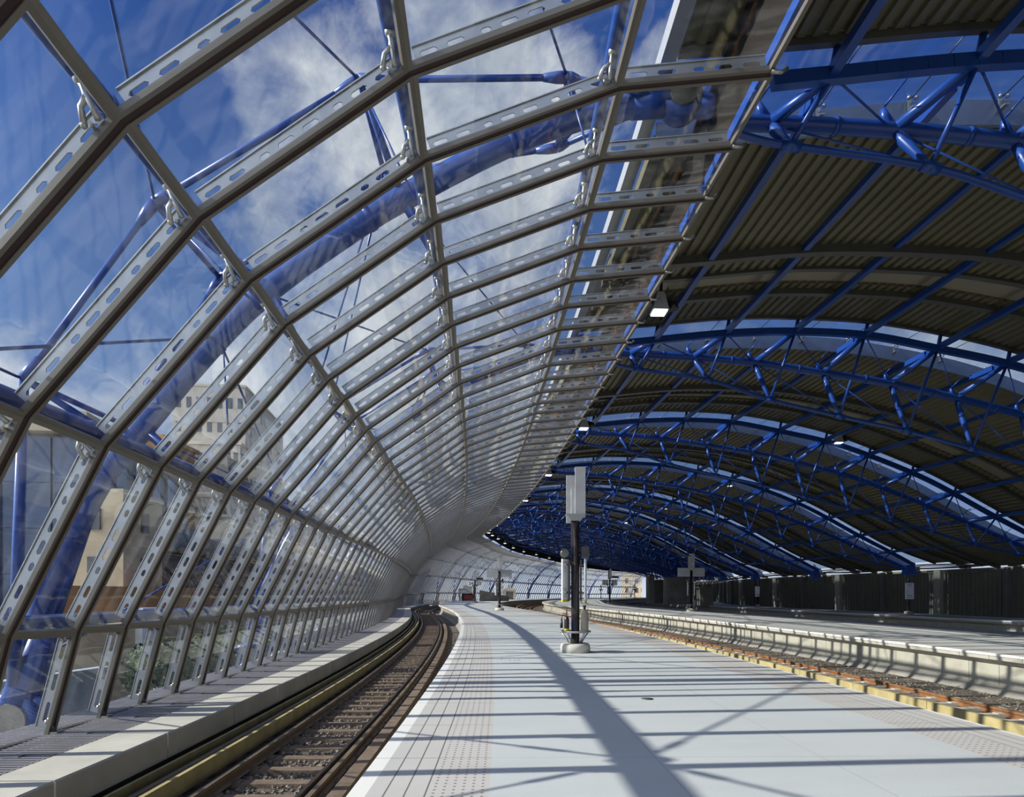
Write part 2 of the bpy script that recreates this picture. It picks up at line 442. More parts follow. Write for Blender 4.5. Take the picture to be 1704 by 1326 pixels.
# ------------------------------------------------------------------ glazing-side arches (outside the glass)
XB, ZB = -6.5, -.4
def loc(x, y, z): return Vector((x - XB, y, z - ZB))
ARCH = [(-8.08, -.35), (-7.7, 1.45), (-7.2, 2.6), (-6.73, 3.52), (-6.06, 4.38), (-4.98, 5.69), (-3.95, 6.72), (-2.4, 7.86), (-1.36, 8.48), (0, 9.2), (1.32, 9.72), (2.6, 10.02)]
def catmull(pts, n):
    pts = [Vector(p) for p in pts]; out = []
    for i in range(len(pts) - 1):
        p0 = pts[max(0, i - 1)]; p1 = pts[i]; p2 = pts[i + 1]; p3 = pts[min(len(pts) - 1, i + 2)]
        for j in range(n):
            t = j / n
            out.append(.5 * ((2 * p1) + (p2 - p0) * t + (2 * p0 - 5 * p1 + 4 * p2 - p3) * t * t + (3 * p1 - p0 - 3 * p2 + p3) * t ** 3))
    out.append(pts[-1]); return out
RN = [(-7.1, 4.75), (-5.25, 7.45), (-2.2, 9.4), (1.0, 9.75)]
def make_arch():
    t = thing('glazing_arch', '', 'steel arch')
    m = MB(); pts = catmull([loc(x, 0, z) for x, z in ARCH], 3); m.tube(pts, [.20 if i > 3 else .2 + .012 * (3 - i) for i in range(len(pts))], 16)
    for q in (9, 15, 21, 27): m.tube([pts[q].lerp(pts[q + 1], .2), pts[q].lerp(pts[q + 1], .45)], .215, 16)
    m.build('arch_tube', M['blue'], t)
    # cast base with its pin
    m = MB(); c = loc(-8.08, 0, -.5)
    Mx = Matrix.Rotation(PI / 2, 3, 'X')
    m.lathe([(.30, -.22), (.44, -.22), (.46, -.16), (.46, .16), (.44, .22), (.30, .22)], c, 20, Mx)
    for sx, a in ((1, .55), (-1, .5)):
        m.tube([c + Vector((.1 * sx, 0, .2)), c + Vector((.36 * sx, 0, .28)), c + Vector((.60 * sx, 0, .18))], [.2, .15, .07], 8)
    m.hexa([c + Vector(p) for p in ((-.75, -.4, -.75), (.75, -.4, -.75), (.75, .4, -.75), (-.75, .4, -.75), (-.42, -.2, -.1), (.46, -.2, -.1), (.46, .2, -.1), (-.42, .2, -.1))])
    m.tube([c + Vector((.03, 0, .3)), c + Vector((.28, 0, .95)), c + Vector((.50, 0, 1.6))], [.30, .25, .215], 14)
    bs = m.build('base_casting', M['blue'], t)
    m = MB(); m.lathe([(.285, -.26), (.285, .26)], c, 28, Mx); m.build('bearing_pin', M['pin'], bs, 'bare steel bearing pin')
    # bow rods, fanned fore and aft of the tube
    sp = [1.25, 1.15, 1.1, .8]
    for sd in (-1, 1):
        nodes = [loc(x, sd * sp[i], z) for i, (x, z) in enumerate(RN)]
        foot = loc(-8.0, sd * .22, .1)
        leg = MB(); leg.tube([foot, nodes[0]], [.10, .065], 8); leg.build('bow_leg', M['blue'], t)
        chain = nodes + [loc(2.6, sd * .15, 10.05)]
        for j in range(4):
            a, b = chain[j], chain[j + 1]; r = MB()
            r.tube([a.lerp(b, .06), a.lerp(b, .94)], .048, 8)
            r.tube([a, a.lerp(b, .05), a.lerp(b, .12)], [.085, .085, .055], 8); r.tube([b, b.lerp(a, .05), b.lerp(a, .12)], [.085, .085, .055], 8)
            r.build('bow_rod', M['blue'], t)
    for j, (x, z) in enumerate(RN):
        c_ = MB(); c_.tube([loc(x, -sp[j], z), loc(x, sp[j], z)], .05, 8); c_.build('cross_strut', M['blue'], t)
        i0 = min(range(len(pts)), key=lambda q: (pts[q] - loc(x + (.9 if j < 2 else .4), 0, z - (.55 if j < 2 else .8))).length)
        for sd in (-1, 1):
            s_ = MB(); s_.tube([loc(x, sd * sp[j], z), pts[i0]], [.045, .075], 8); s_.build('prop_strut', M['blue'], t)
    # brackets out of the tube to the glazing tubes
    for k in (2, 3, 4):
        x, z = NODE[k]; a, b_, c2 = Vector(NODE[k - 1]), Vector(NODE[k]), Vector(NODE[k + 1])
        d = (c2 - a).normalized(); n = Vector((-d.y, d.x)); tip = loc(x + n.x * .36, 0, z + n.y * .36)
        i0 = min(range(len(pts)), key=lambda q: (pts[q] - tip).length)
        s_ = MB(); s_.tube([tip, pts[i0]], [.05, .09], 8); s_.build('outrigger', M['blue'], t)
    # crown knuckle
    m = MB(); h = loc(3.03, 0, 10.05)
    m.lathe([(.2, -.2), (.34, -.2), (.37, -.12), (.37, .12), (.34, .2), (.2, .2)], h, 22, Mx)
    m.tube([loc(2.2, 0, 9.93), loc(2.8, 0, 10.03)], [.21, .25], 14); m.tube([loc(1.9, .35, 9.98), loc(2.7, .1, 10.08)], [.07, .12], 10); m.tube([loc(1.9, -.35, 9.98), loc(2.7, -.1, 10.08)], [.07, .12], 10)
    m.tube([loc(3.2, 0, 10.0), loc(4.1, .1, 9.93)], [.22, .15], 12)
    kn = m.build('crown_knuckle', M['blue'], t)
    m = MB(); m.lathe([(.24, -.24), (.24, .24)], h, 24, Mx); m.build('crown_pin', M['gutter'], kn, 'dark steel crown pin')
    # thin hangers
    for (x0, z0), (x1, z1), yy in (((-5.25, 7.45), (-3.6, 5.75), -1.1), ((-5.25, 7.45), (-5.3, 3.85), 1.1), ((-2.2, 9.4), (-1.3, 7.3), -1.0), ((-2.2, 9.4), (-3.5, 5.9), 1.0), ((1.0, 9.75), (1.25, 8.3), -.8)):
        s_ = MB(); a, b = loc(x0, yy, z0), loc(x1, yy * 1.6, z1); s_.tube([a, b], .018, 6); s_.tube([a.lerp(b, .12), a.lerp(b, .2)], .032, 6); s_.build('hanger_rod', M['blue'], t)
    return t
arch0 = make_arch()
for i, T in enumerate(TR):
    o = arch0 if i == 0 else dup(arch0)
    o.location = P(T, -6.5, -.4); o.rotation_euler = (0, 0, theta(T)); o.scale = (S(T),) * 3
    tag(o, 'blue tubular steel arch outside the glazing, %s from the camera' % ordw(i + 1), 'steel arch', 'blue arches outside the glass')

# longitudinal glazing tubes at the fold lines, one per bay between arches
FOLD = {1: 'lowest', 2: 'second', 3: 'third', 4: 'fourth', 5: 'highest'}
def outward(k):
    a, c = Vector(NODE[k - 1]), Vector(NODE[k + 1]); d = (c - a).normalized(); return Vector((-d.y, d.x))
for i in range(len(TR) - 1):
    for k in (1, 2, 3, 4, 5):
        n = outward(k); x = NODE[k][0] + n.x * .36; z = NODE[k][1] + n.y * .36
        r = {1: .10, 2: .135, 3: .085, 4: .085, 5: .085}[k]
        m = MB(); ss = frange(TR[i] + .02, TR[i + 1] - .02, 2.7)
        m.tube([sec(q, x, z) for q in ss], r, 10 if i < 5 else 6)
        if i < 2:
            for q in ss[1:-1]: m.tube([sec(q - .05, x, z), sec(q + .05, x, z)], r + .018, 10)
        tag(m.build('glazing_tube', M['blue']), 'blue tube along the %s fold of the glass, %s bay between arches' % (FOLD[k], ordw(i + 1)), 'steel tube', 'blue tubes along the glazing folds')
    # bracing rods between arches
    if i < 9:
        t0, t1 = TR[i], TR[i + 1]
        prs = [((-5.25, 7.45, t0 + 1.15), (-2.2, 9.4, t1 - 1.1)), ((-2.2, 9.4, t0 + 1.1), (-5.25, 7.45, t1 - 1.15)), ((-2.2, 9.4, t0 + 1.1), (1.0, 9.75, t1 - .8)),
               ((-5.2, 3.62, (t0 + t1) / 2), (-4.8, 5.9, t1)), ((-5.2, 3.62, (t0 + t1) / 2), (-4.8, 5.9, t0)), ((-7.1, 4.75, t0 + 1.25), (-7.1, 4.75, t1 - 1.25)),
               ((-5.2, 3.62, (t0 + t1) / 2), (-8.1, .4, t1 - .4)), ((-5.2, 3.62, (t0 + t1) / 2), (-8.1, .4, t0 + .4))]
        nm = ['falling towards the far arch', 'rising towards the far arch', 'near the crown', 'rising from the mid tube onward', 'rising from the mid tube backward', 'running level', 'dropping to the far arch foot', 'dropping to the near arch foot']
        for j, (p, q) in enumerate(prs):
            a = sec(p[2], p[0], p[1]); b = sec(q[2], q[0], q[1])
            m = MB(); m.tube([a, b], .022, 6); m.tube([a.lerp(b, .08), a.lerp(b, .13)], .038, 6)
            if j == 3: m.sphere(a, .16, 8)
            tag(m.build('bracing_rod', M['blue']), 'thin blue bracing rod %s, %s bay outside the glass' % (nm[j], ordw(i + 1)), 'rod', 'bracing rods outside the glass')

# ------------------------------------------------------------------ roof trusses over the tracks
def interp(pts, x):
    xs = [p[0] for p in pts]; zs = [p[1] for p in pts]; return float(np.interp(x, xs, zs))
def spline(pts):
    d = catmull([(x, z, 0) for x, z in pts], 6); return [(p.x, p.y) for p in d]
TUBE = spline([(3.6, 9.98), (5, 9.97), (7, 9.9), (9.3, 9.74), (11.8, 9.42), (14.3, 9.08), (16.5, 8.65), (18.2, 8.28), (20.5, 7.68), (24.4, 6.3), (27.2, 5.2), (31.6, 3.45)])
TOP = spline([(4.4, 9.98), (5.4, 10.1), (7.8, 10.38), (10.2, 10.5), (12.8, 10.42), (15.4, 10.0), (17.8, 9.55), (19.9, 8.95), (23.5, 7.6), (27.2, 5.75), (29.6, 4.6), (31.6, 3.6)])
BOT = spline([(3.7, 9.65), (4.6, 9.35), (7.4, 8.98), (9.5, 8.35), (12.1, 7.78), (14.55, 7.3), (16.95, 6.7), (19.4, 6.08), (21.8, 5.5), (24.2, 4.9), (26.7, 4.2), (29.2, 3.7), (31.6, 3.3)])
DECK = spline([(2.85, 10.42), (5, 10.62), (7.8, 10.93), (10.2, 11.0), (13, 10.9), (15.8, 10.5), (17.9, 10.05), (19.9, 9.42), (23.5, 8.05), (27.2, 6.2), (29.6, 5.0), (33.2, 3.75)])
XT = [4.75, 7.0, 9.2, 11.7, 14.2, 16.65, 19.1, 21.5, 23.95, 26.4, 28.9]
XBt = [4.95, 7.4, 9.6, 12.1, 14.55, 16.95, 19.4, 21.8, 24.2, 26.7, 29.2]
XU = [5.4, 7.85, 10.25, 12.7, 15.3, 17.8, 20.2, 22.6, 25.0, 27.4, 29.8]
YT, YU = .40, -.52
def truss_parts():
    """list of (name, builder) shared by the near trusses"""
    out = []
    m = MB(); m.tube([loc(x, YT, z) for x, z in TUBE], .135, 14)
    for x in [5.9 + 2.44 * j for j in range(10)]: m.tube([loc(x, YT, interp(TUBE, x)), loc(x + .09, YT, interp(TUBE, x + .09))], .15, 14)
    out.append(('tube_chord', m))
    m = MB(); pr = [loc(x, YU, z) for x, z in TOP]
    for a, b in zip(pr[:-1], pr[1:]): m.bar(a, a + (b - a) * 1.04, .16, .22)
    out.append(('top_chord', m))
    m = MB(); m.tube([loc(x, 0, z) for x, z in BOT], .065, 10)
    for x in XBt: m.tube([loc(x - .16, 0, interp(BOT, x - .16)), loc(x + .16, 0, interp(BOT, x + .16))], .10, 10)
    out.append(('bottom_chord', m))
    for j in range(11):
        T_ = loc(XT[j], YT, interp(TUBE, XT[j])); B = loc(XBt[j], 0, interp(BOT, XBt[j])); U = loc(XU[j], YU, interp(TOP, XU[j]))
        Dk = loc(XU[j] + .1, YU, interp(DECK, XU[j] + .1) - .03)
        m = MB(); a = T_.lerp(B, .05); m.tube([a, a.lerp(B, .25), a.lerp(B, .75), B], [.07, .105, .075, .045], 10); out.append(('tapered_strut', m))
        m = MB(); m.tube([B, U.lerp(B, .02)], .048, 8); m.tube([U, Dk], [.07, .06], 8); out.append(('post', m))
        m = MB(); m.tube([T_, T_.lerp(U, .5), U], [.11, .095, .08], 10); out.append(('chord_arm', m))
        hk = T_ + Vector((-.22, -.05, .34)); m = MB(); m.tube([T_, T_.lerp(hk, .6) + Vector((-.03, 0, 0)), hk], [.10, .085, .045], 8)
        m.tube([hk, hk + Vector((.28, -.25, .35))], [.022, .014], 6); out.append(('hook', m))
        if j < 10:
            B2 = loc(XBt[j + 1], 0, interp(BOT, XBt[j + 1]))
            m = MB(); m.tube([T_, B2], .02, 6); out.append(('tie_rod', m))
            T2 = loc(XT[j + 1], YT, interp(TUBE, XT[j + 1])); m = MB(); m.tube([U, T2.lerp(U, -.0)], .022, 6); m.tube([U, U.lerp(T2, .15)], [.05, .025], 6); out.append(('tie_rod', m))
    m = MB(); m.hexa([loc(*p) for p in ((31.2, -.3, 2.9), (32.1, -.3, 2.9), (32.1, .3, 2.9), (31.2, .3, 2.9), (31.3, -.2, 3.6), (31.9, -.2, 3.6), (31.9, .2, 3.6), (31.3, .2, 3.6))]); out.append(('shoe', m))
    return out
parts = truss_parts()
t0 = thing('roof_truss', '', 'roof truss')
allm = MB()
for nm, m in parts:
    allm.add(m.v, m.f, True); m.build(nm, M['blue'], t0)
far_mesh = allm.mesh('roof_truss_far', M['blue'])
for i, T in enumerate(TR):
    if i == 0: o = t0
    elif i < 10: o = dup(t0)
    else:
        o = bpy.data.objects.new('roof_truss', far_mesh); COL.objects.link(o)
    o.location = P(T, -6.5, -.4); o.rotation_euler = (0, 0, theta(T)); o.scale = (S(T),) * 3
    tag(o, 'blue steel roof truss over the tracks, %s from the camera' % ordw(i + 1), 'roof truss', 'blue roof trusses')

# purlins
XP = [3.75] + XU
for i in range(len(TR) - 1):
    for j, x in enumerate(XP):
        z = interp(TOP, max(x, 4.4)) + .05 if j else 9.55
        ss = frange(TR[i] + .05, TR[i + 1] - .05, 3.6 if i > 4 else 2.7)
        m = MB(); pr = [sec(q, x, z) for q in ss]
        w, h = (.24, .30) if j == 0 else (.15, .17)
        for a, b in zip(pr[:-1], pr[1:]): m.bar(a, b, w, h)
        if j == 0 and i < 8:
            for q in ss[:-1]: m.tube([sec(q + .6, 3.45, 8.5), sec(q + .6, 3.75, 9.4)], .035, 6)
            pr2 = [sec(q, 3.5, 8.62) for q in ss]
            for a, b in zip(pr2[:-1], pr2[1:]): m.bar(a, b, .12, .16)
        tag(m.build('edge_beam' if j == 0 else 'purlin', M['blue']),
            ('blue edge beam along the top of the glass, %s bay from the camera' % ordw(i + 1)) if j == 0 else 'blue roof purlin, %s across from the edge beam, %s bay from the camera' % (ordw(j), ordw(i + 1)),
            'beam', 'blue edge beams' if j == 0 else 'blue roof purlins')

# ------------------------------------------------------------------ roof sheets
DX = [p[0] for p in DECK]
def deck_z(x): return interp(DECK, x)
def corrug(s0, s1, dz, mat, name, corr=True, x0=2.85, x1=33.2, lab=None, thick=.16, nrow=2, per=.27, h=.07):
    xs = []
    if corr:
        x = x0
        while x < x1 - per:
            xs += [(x, 0), (x + per * .50, 0), (x + per * .58, h), (x + per * .92, h)]; x += per
        xs.append((x1, 0))
    else: xs = [(x0 + (x1 - x0) * q / 60, 0) for q in range(61)]
    rows = frange(s0, s1, (s1 - s0) / nrow); vs = []; fs = []; k = len(xs)
    for q in rows:
        for x, hh in xs: vs.append(sec(q, x, deck_z(x) + dz + hh))
    nb = len(vs)
    for q in rows:
        for x, hh in xs: vs.append(sec(q, x, deck_z(x) + dz + h + thick))
    R = len(rows)
    for i in range(R - 1):
        for j in range(k - 1):
            a = i * k + j; fs.append((a, a + 1, a + k + 1, a + k)); fs.append((nb + a, nb + a + k, nb + a + k + 1, nb + a + 1))
    for j in range(k - 1): fs.append((j, nb + j, nb + j + 1, j + 1)); a = (R - 1) * k + j; fs.append((a, a + 1, nb + a + 1, nb + a))
    for i in range(R - 1):
        for e in (0, k - 1): a = i * k + e; fs.append((a, a + k, nb + a + k, nb + a))
    m = MB(); m.add(vs, fs); o = m.build(name, mat); struct(o, lab); return o
bays = [-32.0, -21.4, -10.8] + TR
for i in range(len(bays) - 1):
    T, T1 = bays[i], bays[i + 1]; e = T1 - .6; k = (T1 - T) / 10.9
    w = 'in the %s roof bay from the camera' % ordw(max(1, i - 2)) if i > 2 else 'overhead behind the camera'
    if i < 2:
        corrug(T - .6, T1 - .6, -.3, M['deck'], 'ceiling', True, lab='roof decking ' + w); continue
    cr = i < 14
    corrug(T + 1.1, T + 5.2 * k, -.42, M['deck'], 'ceiling', cr, lab='ribbed brown roof decking beyond the rooflight ' + w)
    corrug(T + 5.2 * k, T + 5.42 * k, -.62, M['gutter'], 'ceiling', False, thick=.3, nrow=1, lab='dark transverse beam under the decking ' + w)
    corrug(T + 5.42 * k, T + 6.45 * k, -.34, M['deck'], 'ceiling', cr, lab='short strip of ribbed decking ' + w)
    corrug(T + 6.45 * k, T + 6.62 * k, -.42, M['gutter'], 'ceiling', False, thick=.3, nrow=1, lab='dark rib beside the plain soffit ' + w)
    corrug(T + 6.62 * k, T + 7.7 * k, -.12, M['soffit'], 'ceiling', False, lab='plain beige soffit strip ' + w)
    corrug(T + 7.7 * k, T + 8.0 * k, -.2, M['deck'], 'ceiling', cr, lab='narrow ribbed strip ' + w)
    corrug(T + 8.0 * k, T + 8.2 * k, -.36, M['gutter'], 'ceiling', False, thick=.3, nrow=1, lab='grey transverse beam ' + w)
    corrug(e - .02, e + .1, -.10, M['gutter'], 'ceiling', False, thick=.16, nrow=1, lab='dark edge beam beside the rooflight ' + w)
    corrug(T + 8.2 * k, e - .04, 0.0, M['deck'], 'ceiling', cr, lab='ribbed decking before the rooflight ' + w)
# edge fascia along the roof above the glass
for i in range(2, len(bays) - 1):
    m = MB(); ss = frange(bays[i], bays[i + 1], 2.7); rows = []
    pr = [(2.6, 10.36), (2.86, 10.40), (2.86, 10.72), (2.6, 10.66)]
    vs = [sec(q, x, z) for q in ss for x, z in pr]; fs = []
    for a in range(len(ss) - 1):
        for j in range(4): j2 = (j + 1) % 4; fs.append((a * 4 + j, a * 4 + 4 + j, a * 4 + 4 + j2, a * 4 + j2))
    m.add(vs, fs); struct(m.build('trim_%d' % (i - 1), M['fascia']), 'pale metal fascia at the roof edge above the glazing, %s bay' % ordw(max(1, i - 1)))
for i in range(2, len(bays) - 1):  # added sheets: close the sky gap and stand in for the shaded roof underside
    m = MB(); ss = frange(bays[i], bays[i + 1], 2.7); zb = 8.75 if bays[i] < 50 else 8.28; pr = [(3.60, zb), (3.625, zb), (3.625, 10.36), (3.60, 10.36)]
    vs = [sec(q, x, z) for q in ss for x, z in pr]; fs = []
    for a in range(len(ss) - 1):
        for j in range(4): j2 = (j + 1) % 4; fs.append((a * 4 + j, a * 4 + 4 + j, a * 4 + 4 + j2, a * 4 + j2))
    m.add(vs, fs); struct(m.build('trim_%d' % (i + 30), M['gapshade']), 'added sheet closing the gap behind the edge beam, coloured near-black for shade, %s bay' % ordw(max(1, i - 1)))
# rooflights: a glass strip over each truss, its flashing and glazing clips
for i, T in enumerate(TR):
    t = thing('rooflight', 'curved glass rooflight strip over the %s truss from the camera' % ordw(i + 1), 'rooflight', P(T, -6.5, -.4), 0, 'glass rooflight strips')
    b0 = P(T, -6.5, -.4); m = MB(); xs = [2.9 + (33.0 - 2.9) * q / 40 for q in range(41)]
    for x, x2 in zip(xs[:-1], xs[1:]):
        m.hexa([sec(T - .62, x, deck_z(x) + .03) - b0, sec(T - .62, x2, deck_z(x2) + .03) - b0, sec(T + 1.08, x2, deck_z(x2) + .03) - b0, sec(T + 1.08, x, deck_z(x) + .03) - b0,
                sec(T - .62, x, deck_z(x) + .05) - b0, sec(T - .62, x2, deck_z(x2) + .05) - b0, sec(T + 1.08, x2, deck_z(x2) + .05) - b0, sec(T + 1.08, x, deck_z(x) + .05) - b0])
    m.build('glass_strip', M['skyglass'], t)
    m = MB()
    for x, x2 in zip(xs[:-1], xs[1:]):
        m.hexa([sec(T + 1.05, x, deck_z(x) - .46) - b0, sec(T + 1.05, x2, deck_z(x2) - .46) - b0, sec(T + 1.12, x2, deck_z(x2) - .46) - b0, sec(T + 1.12, x, deck_z(x) - .46) - b0,
                sec(T + 1.05, x, deck_z(x) + .02) - b0, sec(T + 1.05, x2, deck_z(x2) + .02) - b0, sec(T + 1.12, x2, deck_z(x2) + .02) - b0, sec(T + 1.12, x, deck_z(x) + .02) - b0])
    m.build('flashing', M['flash'], t)
    if i < 6:
        for j in range(14):
            x = 4.2 + 1.225 * 2 * j * .72
            if x > 28: break
            z = deck_z(x); m = MB()
            m.bar(sec(T + 1.02, x, z - .22) - b0, sec(T + 1.02, x, z + .02) - b0, .07, .03, (0, 1, 0)); m.bar(sec(T + 1.03, x, z - .2) - b0, sec(T + .86, x, z - .2) - b0, .09, .03)
            for dx in (-.07, .07): m.sphere(sec(T + .93, x + dx, z + .0) - b0, .04, 6)
            m.build('glazing_clip', M['cast'], t)
            m = MB(); m.tube([sec(T - .6, x, z + .01) - b0, sec(T + .95, x, z + .01) - b0], .012, 5); m.build('glazing_wire', M['black'], t)

# lamps along the edge beam
lamp0 = thing('floodlight', '', 'floodlight')
m = MB()
m.hexa([Vector(p) for p in ((-.24, -.2, -.18), (.16, -.2, -.18), (.16, .2, -.18), (-.24, .2, -.18), (-.12, -.16, .26), (.05, -.16, .26), (.05, .16, .26), (-.12, .16, .26))]); m.build('housing', M['lightgrey'], lamp0)
m = MB(); m.box((-.04, 0, -.2), (.34, .34, .04)); m.build('lamp_lens', M['lamp'], lamp0)
m = MB(); m.tube([(0, 0, .2), (.02, 0, .62)], .04, 8); m.tube([(.1, 0, .1), (.3, 0, .0), (.34, 0, -.12)], [.06, .12, .13], 10); m.tube([(.1, 0, .3), (.22, .1, .5), (.2, .1, .2)], .012, 6); m.build('bracket', M['black'], lamp0)
LS = [15.9, 27.2, 38.0, 48.6, 59.6, 70.2, 81, 91.8, 102.6, 113.4, 124.2, 135, 145.8, 156.6, 167.4]
for i, s in enumerate(LS):
    o = lamp0 if i == 0 else dup(lamp0)
    o.location = sec(s, 4.05, 8.82); o.rotation_euler = (0, 0, theta(s)); o.scale = (S(s),) * 3
    tag(o, 'lit floodlight hung under the edge beam, %s from the camera' % ordw(i + 1), 'floodlight', 'floodlights along the edge beam')
for i, (px, py, Y) in enumerate([(1396, 735, 33.5), (1217, 808, 47), (1111, 847, 60), (1042, 871, 72), (998, 885, 88)]):
    o = dup(lamp0); o.location = px3(px, py - 4, Y)
    tag(o, 'lit floodlight hung deep among the roof trusses, %s from the camera' % ordw(i + 1), 'floodlight', 'floodlights among the trusses')

# ------------------------------------------------------------------ platforms
def g1(s): return max(0.0, S(s) - 1)
P1L = lambda s: -1.27
P1R = lambda s: 5.78 + g1(s) * 8
P2L = lambda s: 13.0 + g1(s) * 6
P2R = lambda s: 21.4 + g1(s) * 22
P3L = lambda s: 29.6 + g1(s) * 36
WR = lambda s: 34.0 + g1(s) * 40
SS = frange(-14, 30, 2) + frange(32, 236, 3)
def top_strip(name, l, r, mat, lab, z=0.0, flip=False):
    m = MB(); m.sweep(lambda s: [(r(s), z), (l(s), z), (l(s), z - .06), (r(s), z - .06)] if flip else [(l(s), z), (r(s), z), (r(s), z - .06), (l(s), z - .06)], SS)
    return struct(m.build(name, mat), lab)
def off(f, d): return lambda s: f(s) + d
def platform(tagname, L, R, left_white, lw, nm):
    top_strip('platform_edge', L, off(L, lw), M['edge'], 'pale edge slabs along the left side of the ' + nm)
    top_strip('platform_tactile', off(L, lw), off(L, .635), M['groove'], 'grooved paving strip along the left edge of the ' + nm)
    top_strip('platform_tactile', off(L, .635), off(L, 1.12), M['dots'], 'dotted tactile paving strip on the left of the ' + nm)
    top_strip('platform_floor', off(L, 1.12), off(R, -1.12), M['field'], 'pale grey speckled paving of the ' + nm)
    top_strip('platform_tactile', off(R, -1.12), off(R, -.55), M['dots'], 'dotted tactile paving strip on the right of the ' + nm, 0, True)
    top_strip('platform_tactile', off(R, -.55), off(R, -.06), M['groove'], 'grooved paving strip on the right of the ' + nm, 0, True)
    top_strip('platform_edge', off(R, -.06), R, M['edge'], 'thin edge strip on the right of the ' + nm)
    m = MB()
    m.sweep(lambda s: [(L(s) + .02, -.06), (R(s) - .02, -.06), (R(s) - .05, -.17), (R(s) - .28, -.30), (L(s) + .28, -.30), (L(s) + .05, -.17)], SS); struct(m.build('platform_nosing', M['nose']), 'overhanging stone nosing under the edges of the ' + nm)
    m = MB(); m.sweep(lambda s: [(L(s) + .32, -.30), (R(s) - .32, -.30), (R(s) - .32, -1.3), (L(s) + .32, -1.3)], SS); struct(m.build('platform_wall', M['face']), 'block faced side walls of the ' + nm)
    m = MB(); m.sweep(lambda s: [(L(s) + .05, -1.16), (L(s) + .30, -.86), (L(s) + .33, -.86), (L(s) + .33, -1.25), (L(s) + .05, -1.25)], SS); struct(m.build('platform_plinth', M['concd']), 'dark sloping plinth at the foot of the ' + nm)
platform('a', P1L, P1R, True, .145, 'near platform')
platform('b', P2L, P2R, True, .12, 'platform across the right track')
platform('c', P3L, off(WR, 2.5), True, .12, 'far right platform')
# faint details on the near platform
p = px3(1077, 1163, 1704 / 177.0); m = MB(); m.lathe([(.001, 0), (.09, 0), (.09, .006), (.001, .006)], (p.x, p.y, 0.001), 20)
tag(m.build('socket_lid', M['gutter']), 'small round metal lid set in the open paving to the right', 'lid')
m = MB()
for q, (x, y, dx, dy) in enumerate([(835, 1094, 0, .55), (837, 1103, .25, 0), (848, 1097, 0, .35), (852, 1103, .16, 0), (856, 1097, 0, .35), (861, 1097, 0, .35), (864, 1097, 0, .35), (860, 1103, .1, 0)]):
    Y = 1704 / (y - 986.0); X = (x - 852) * Y / F; m.box((X + dx / 2, Y - dy / 2, .0015), (max(.018, dx), max(.025, dy), .003))
tag(m.build('chalk_mark', M['ink']), 'faint grey marking strokes chalked on the paving near the tactile strip', 'marking')

# ------------------------------------------------------------------ tracks
TS = frange(2, 40, 1.5) + frange(42, 230, 3)
def bedmesh(l, r, z, name, lab):
    m = MB(); m.sweep(lambda s: [(l(s), z), (r(s), z), (r(s), z - .3), (l(s), z - .3)], SS); struct(m.build(name, M['bed']), lab)
bedmesh(lambda s: -5.2, lambda s: P1L(s) + .5, -1.12, 'floor_trackbed', 'dark stony bed of the left track')
bedmesh(off(P1R, -.5), off(P2L, .5), -1.10, 'floor_trackbed', 'stony bed of the right track')
bedmesh(off(P2R, -.5), off(P3L, .5), -1.12, 'floor_trackbed', 'dark bed of the far right tracks')
def railprof(c, zt, w=.07, h=.16):
    f = c if callable(c) else (lambda s: c)
    return lambda s: [(f(s) - w / 2, zt), (f(s) + w / 2, zt), (f(s) + w / 2, zt - .05), (f(s) + .012, zt - .07), (f(s) + .012, zt - h + .03), (f(s) + w, zt - h), (f(s) - w, zt - h), (f(s) - .012, zt - h + .03), (f(s) - .012, zt - .07), (f(s) - w / 2, zt - .05)]
def rail(name, c, zt, mat, lab, cat='rail', w=.07, ss=TS):
    m = MB(); m.sweep(railprof(c, zt, w), ss); return tag(m.build(name, mat), lab, cat)
rail('running_rail', -3.865, -.9, M['rail'], 'worn left running rail of the left track')
rail('running_rail', -2.43, -.9, M['rail'], 'worn right running rail of the left track')
rail('check_rail', -2.565, -.9, M['rail'], 'dark check rail close inside the right rail of the left track', 'rail', .05)
rail('conductor_rail', -4.40, -.80, M['rail'], 'brown conductor rail between the two yellow boards on the left', 'rail', .09)
R2 = lambda s: 10.82 + g1(s) * 7
rail('running_rail', R2, -.9, M['rust'], 'rusty orange running rail of the right track nearest the far platform')
rail('running_rail', lambda s: R2(s) - 1.435, -.9, M['rust'], 'rusty running rail of the right track hidden behind the yellow boards')
rail('conductor_rail', lambda s: R2(s) - 1.9, -.82, M['rust'], 'conductor rail behind the yellow boards of the right track', 'rail', .09)
for j, o_ in enumerate((24.6, 26.0)):
    rail('running_rail', (lambda q: (lambda s: q + g1(s) * 28))(o_), -.9, M['rail'], '%s running rail in the dark far right trackway' % ('left' if j == 0 else 'right'))
def boards(name, c, w, zt, zb, s0, s1, L, mat, lab, grp, gap=.015):
    f = c if callable(c) else (lambda s: c); n = 0; s = s0
    while s < s1:
        m = MB(); m.sweep(lambda q: [(f(q) - w / 2, zt), (f(q) + w / 2, zt), (f(q) + w / 2, zb), (f(q) - w / 2, zb)], frange(s, s + L - gap, L / 2)); n += 1
        tag(m.build(name, mat), lab % ordw(n), 'board', grp); s += L
boards('guard_board', -4.60, .05, -.74, -1.0, 3, 120, 3.9, M['yellow'], 'yellow guard board left of the conductor rail, %s from the camera', 'left yellow guard boards')
boards('guard_board', -4.19, .07, -.74, -.99, 3, 120, 3.9, M['yellow'], 'yellow guard board facing the left rail, %s from the camera', 'inner yellow guard boards')
boards('guard_board', lambda s: R2(s) - 2.1, .09, -.62, -1.02, 5, 120, 2.6, M['yellow'], 'yellow guard board along the right track, %s from the camera', 'yellow guard boards by the right track')
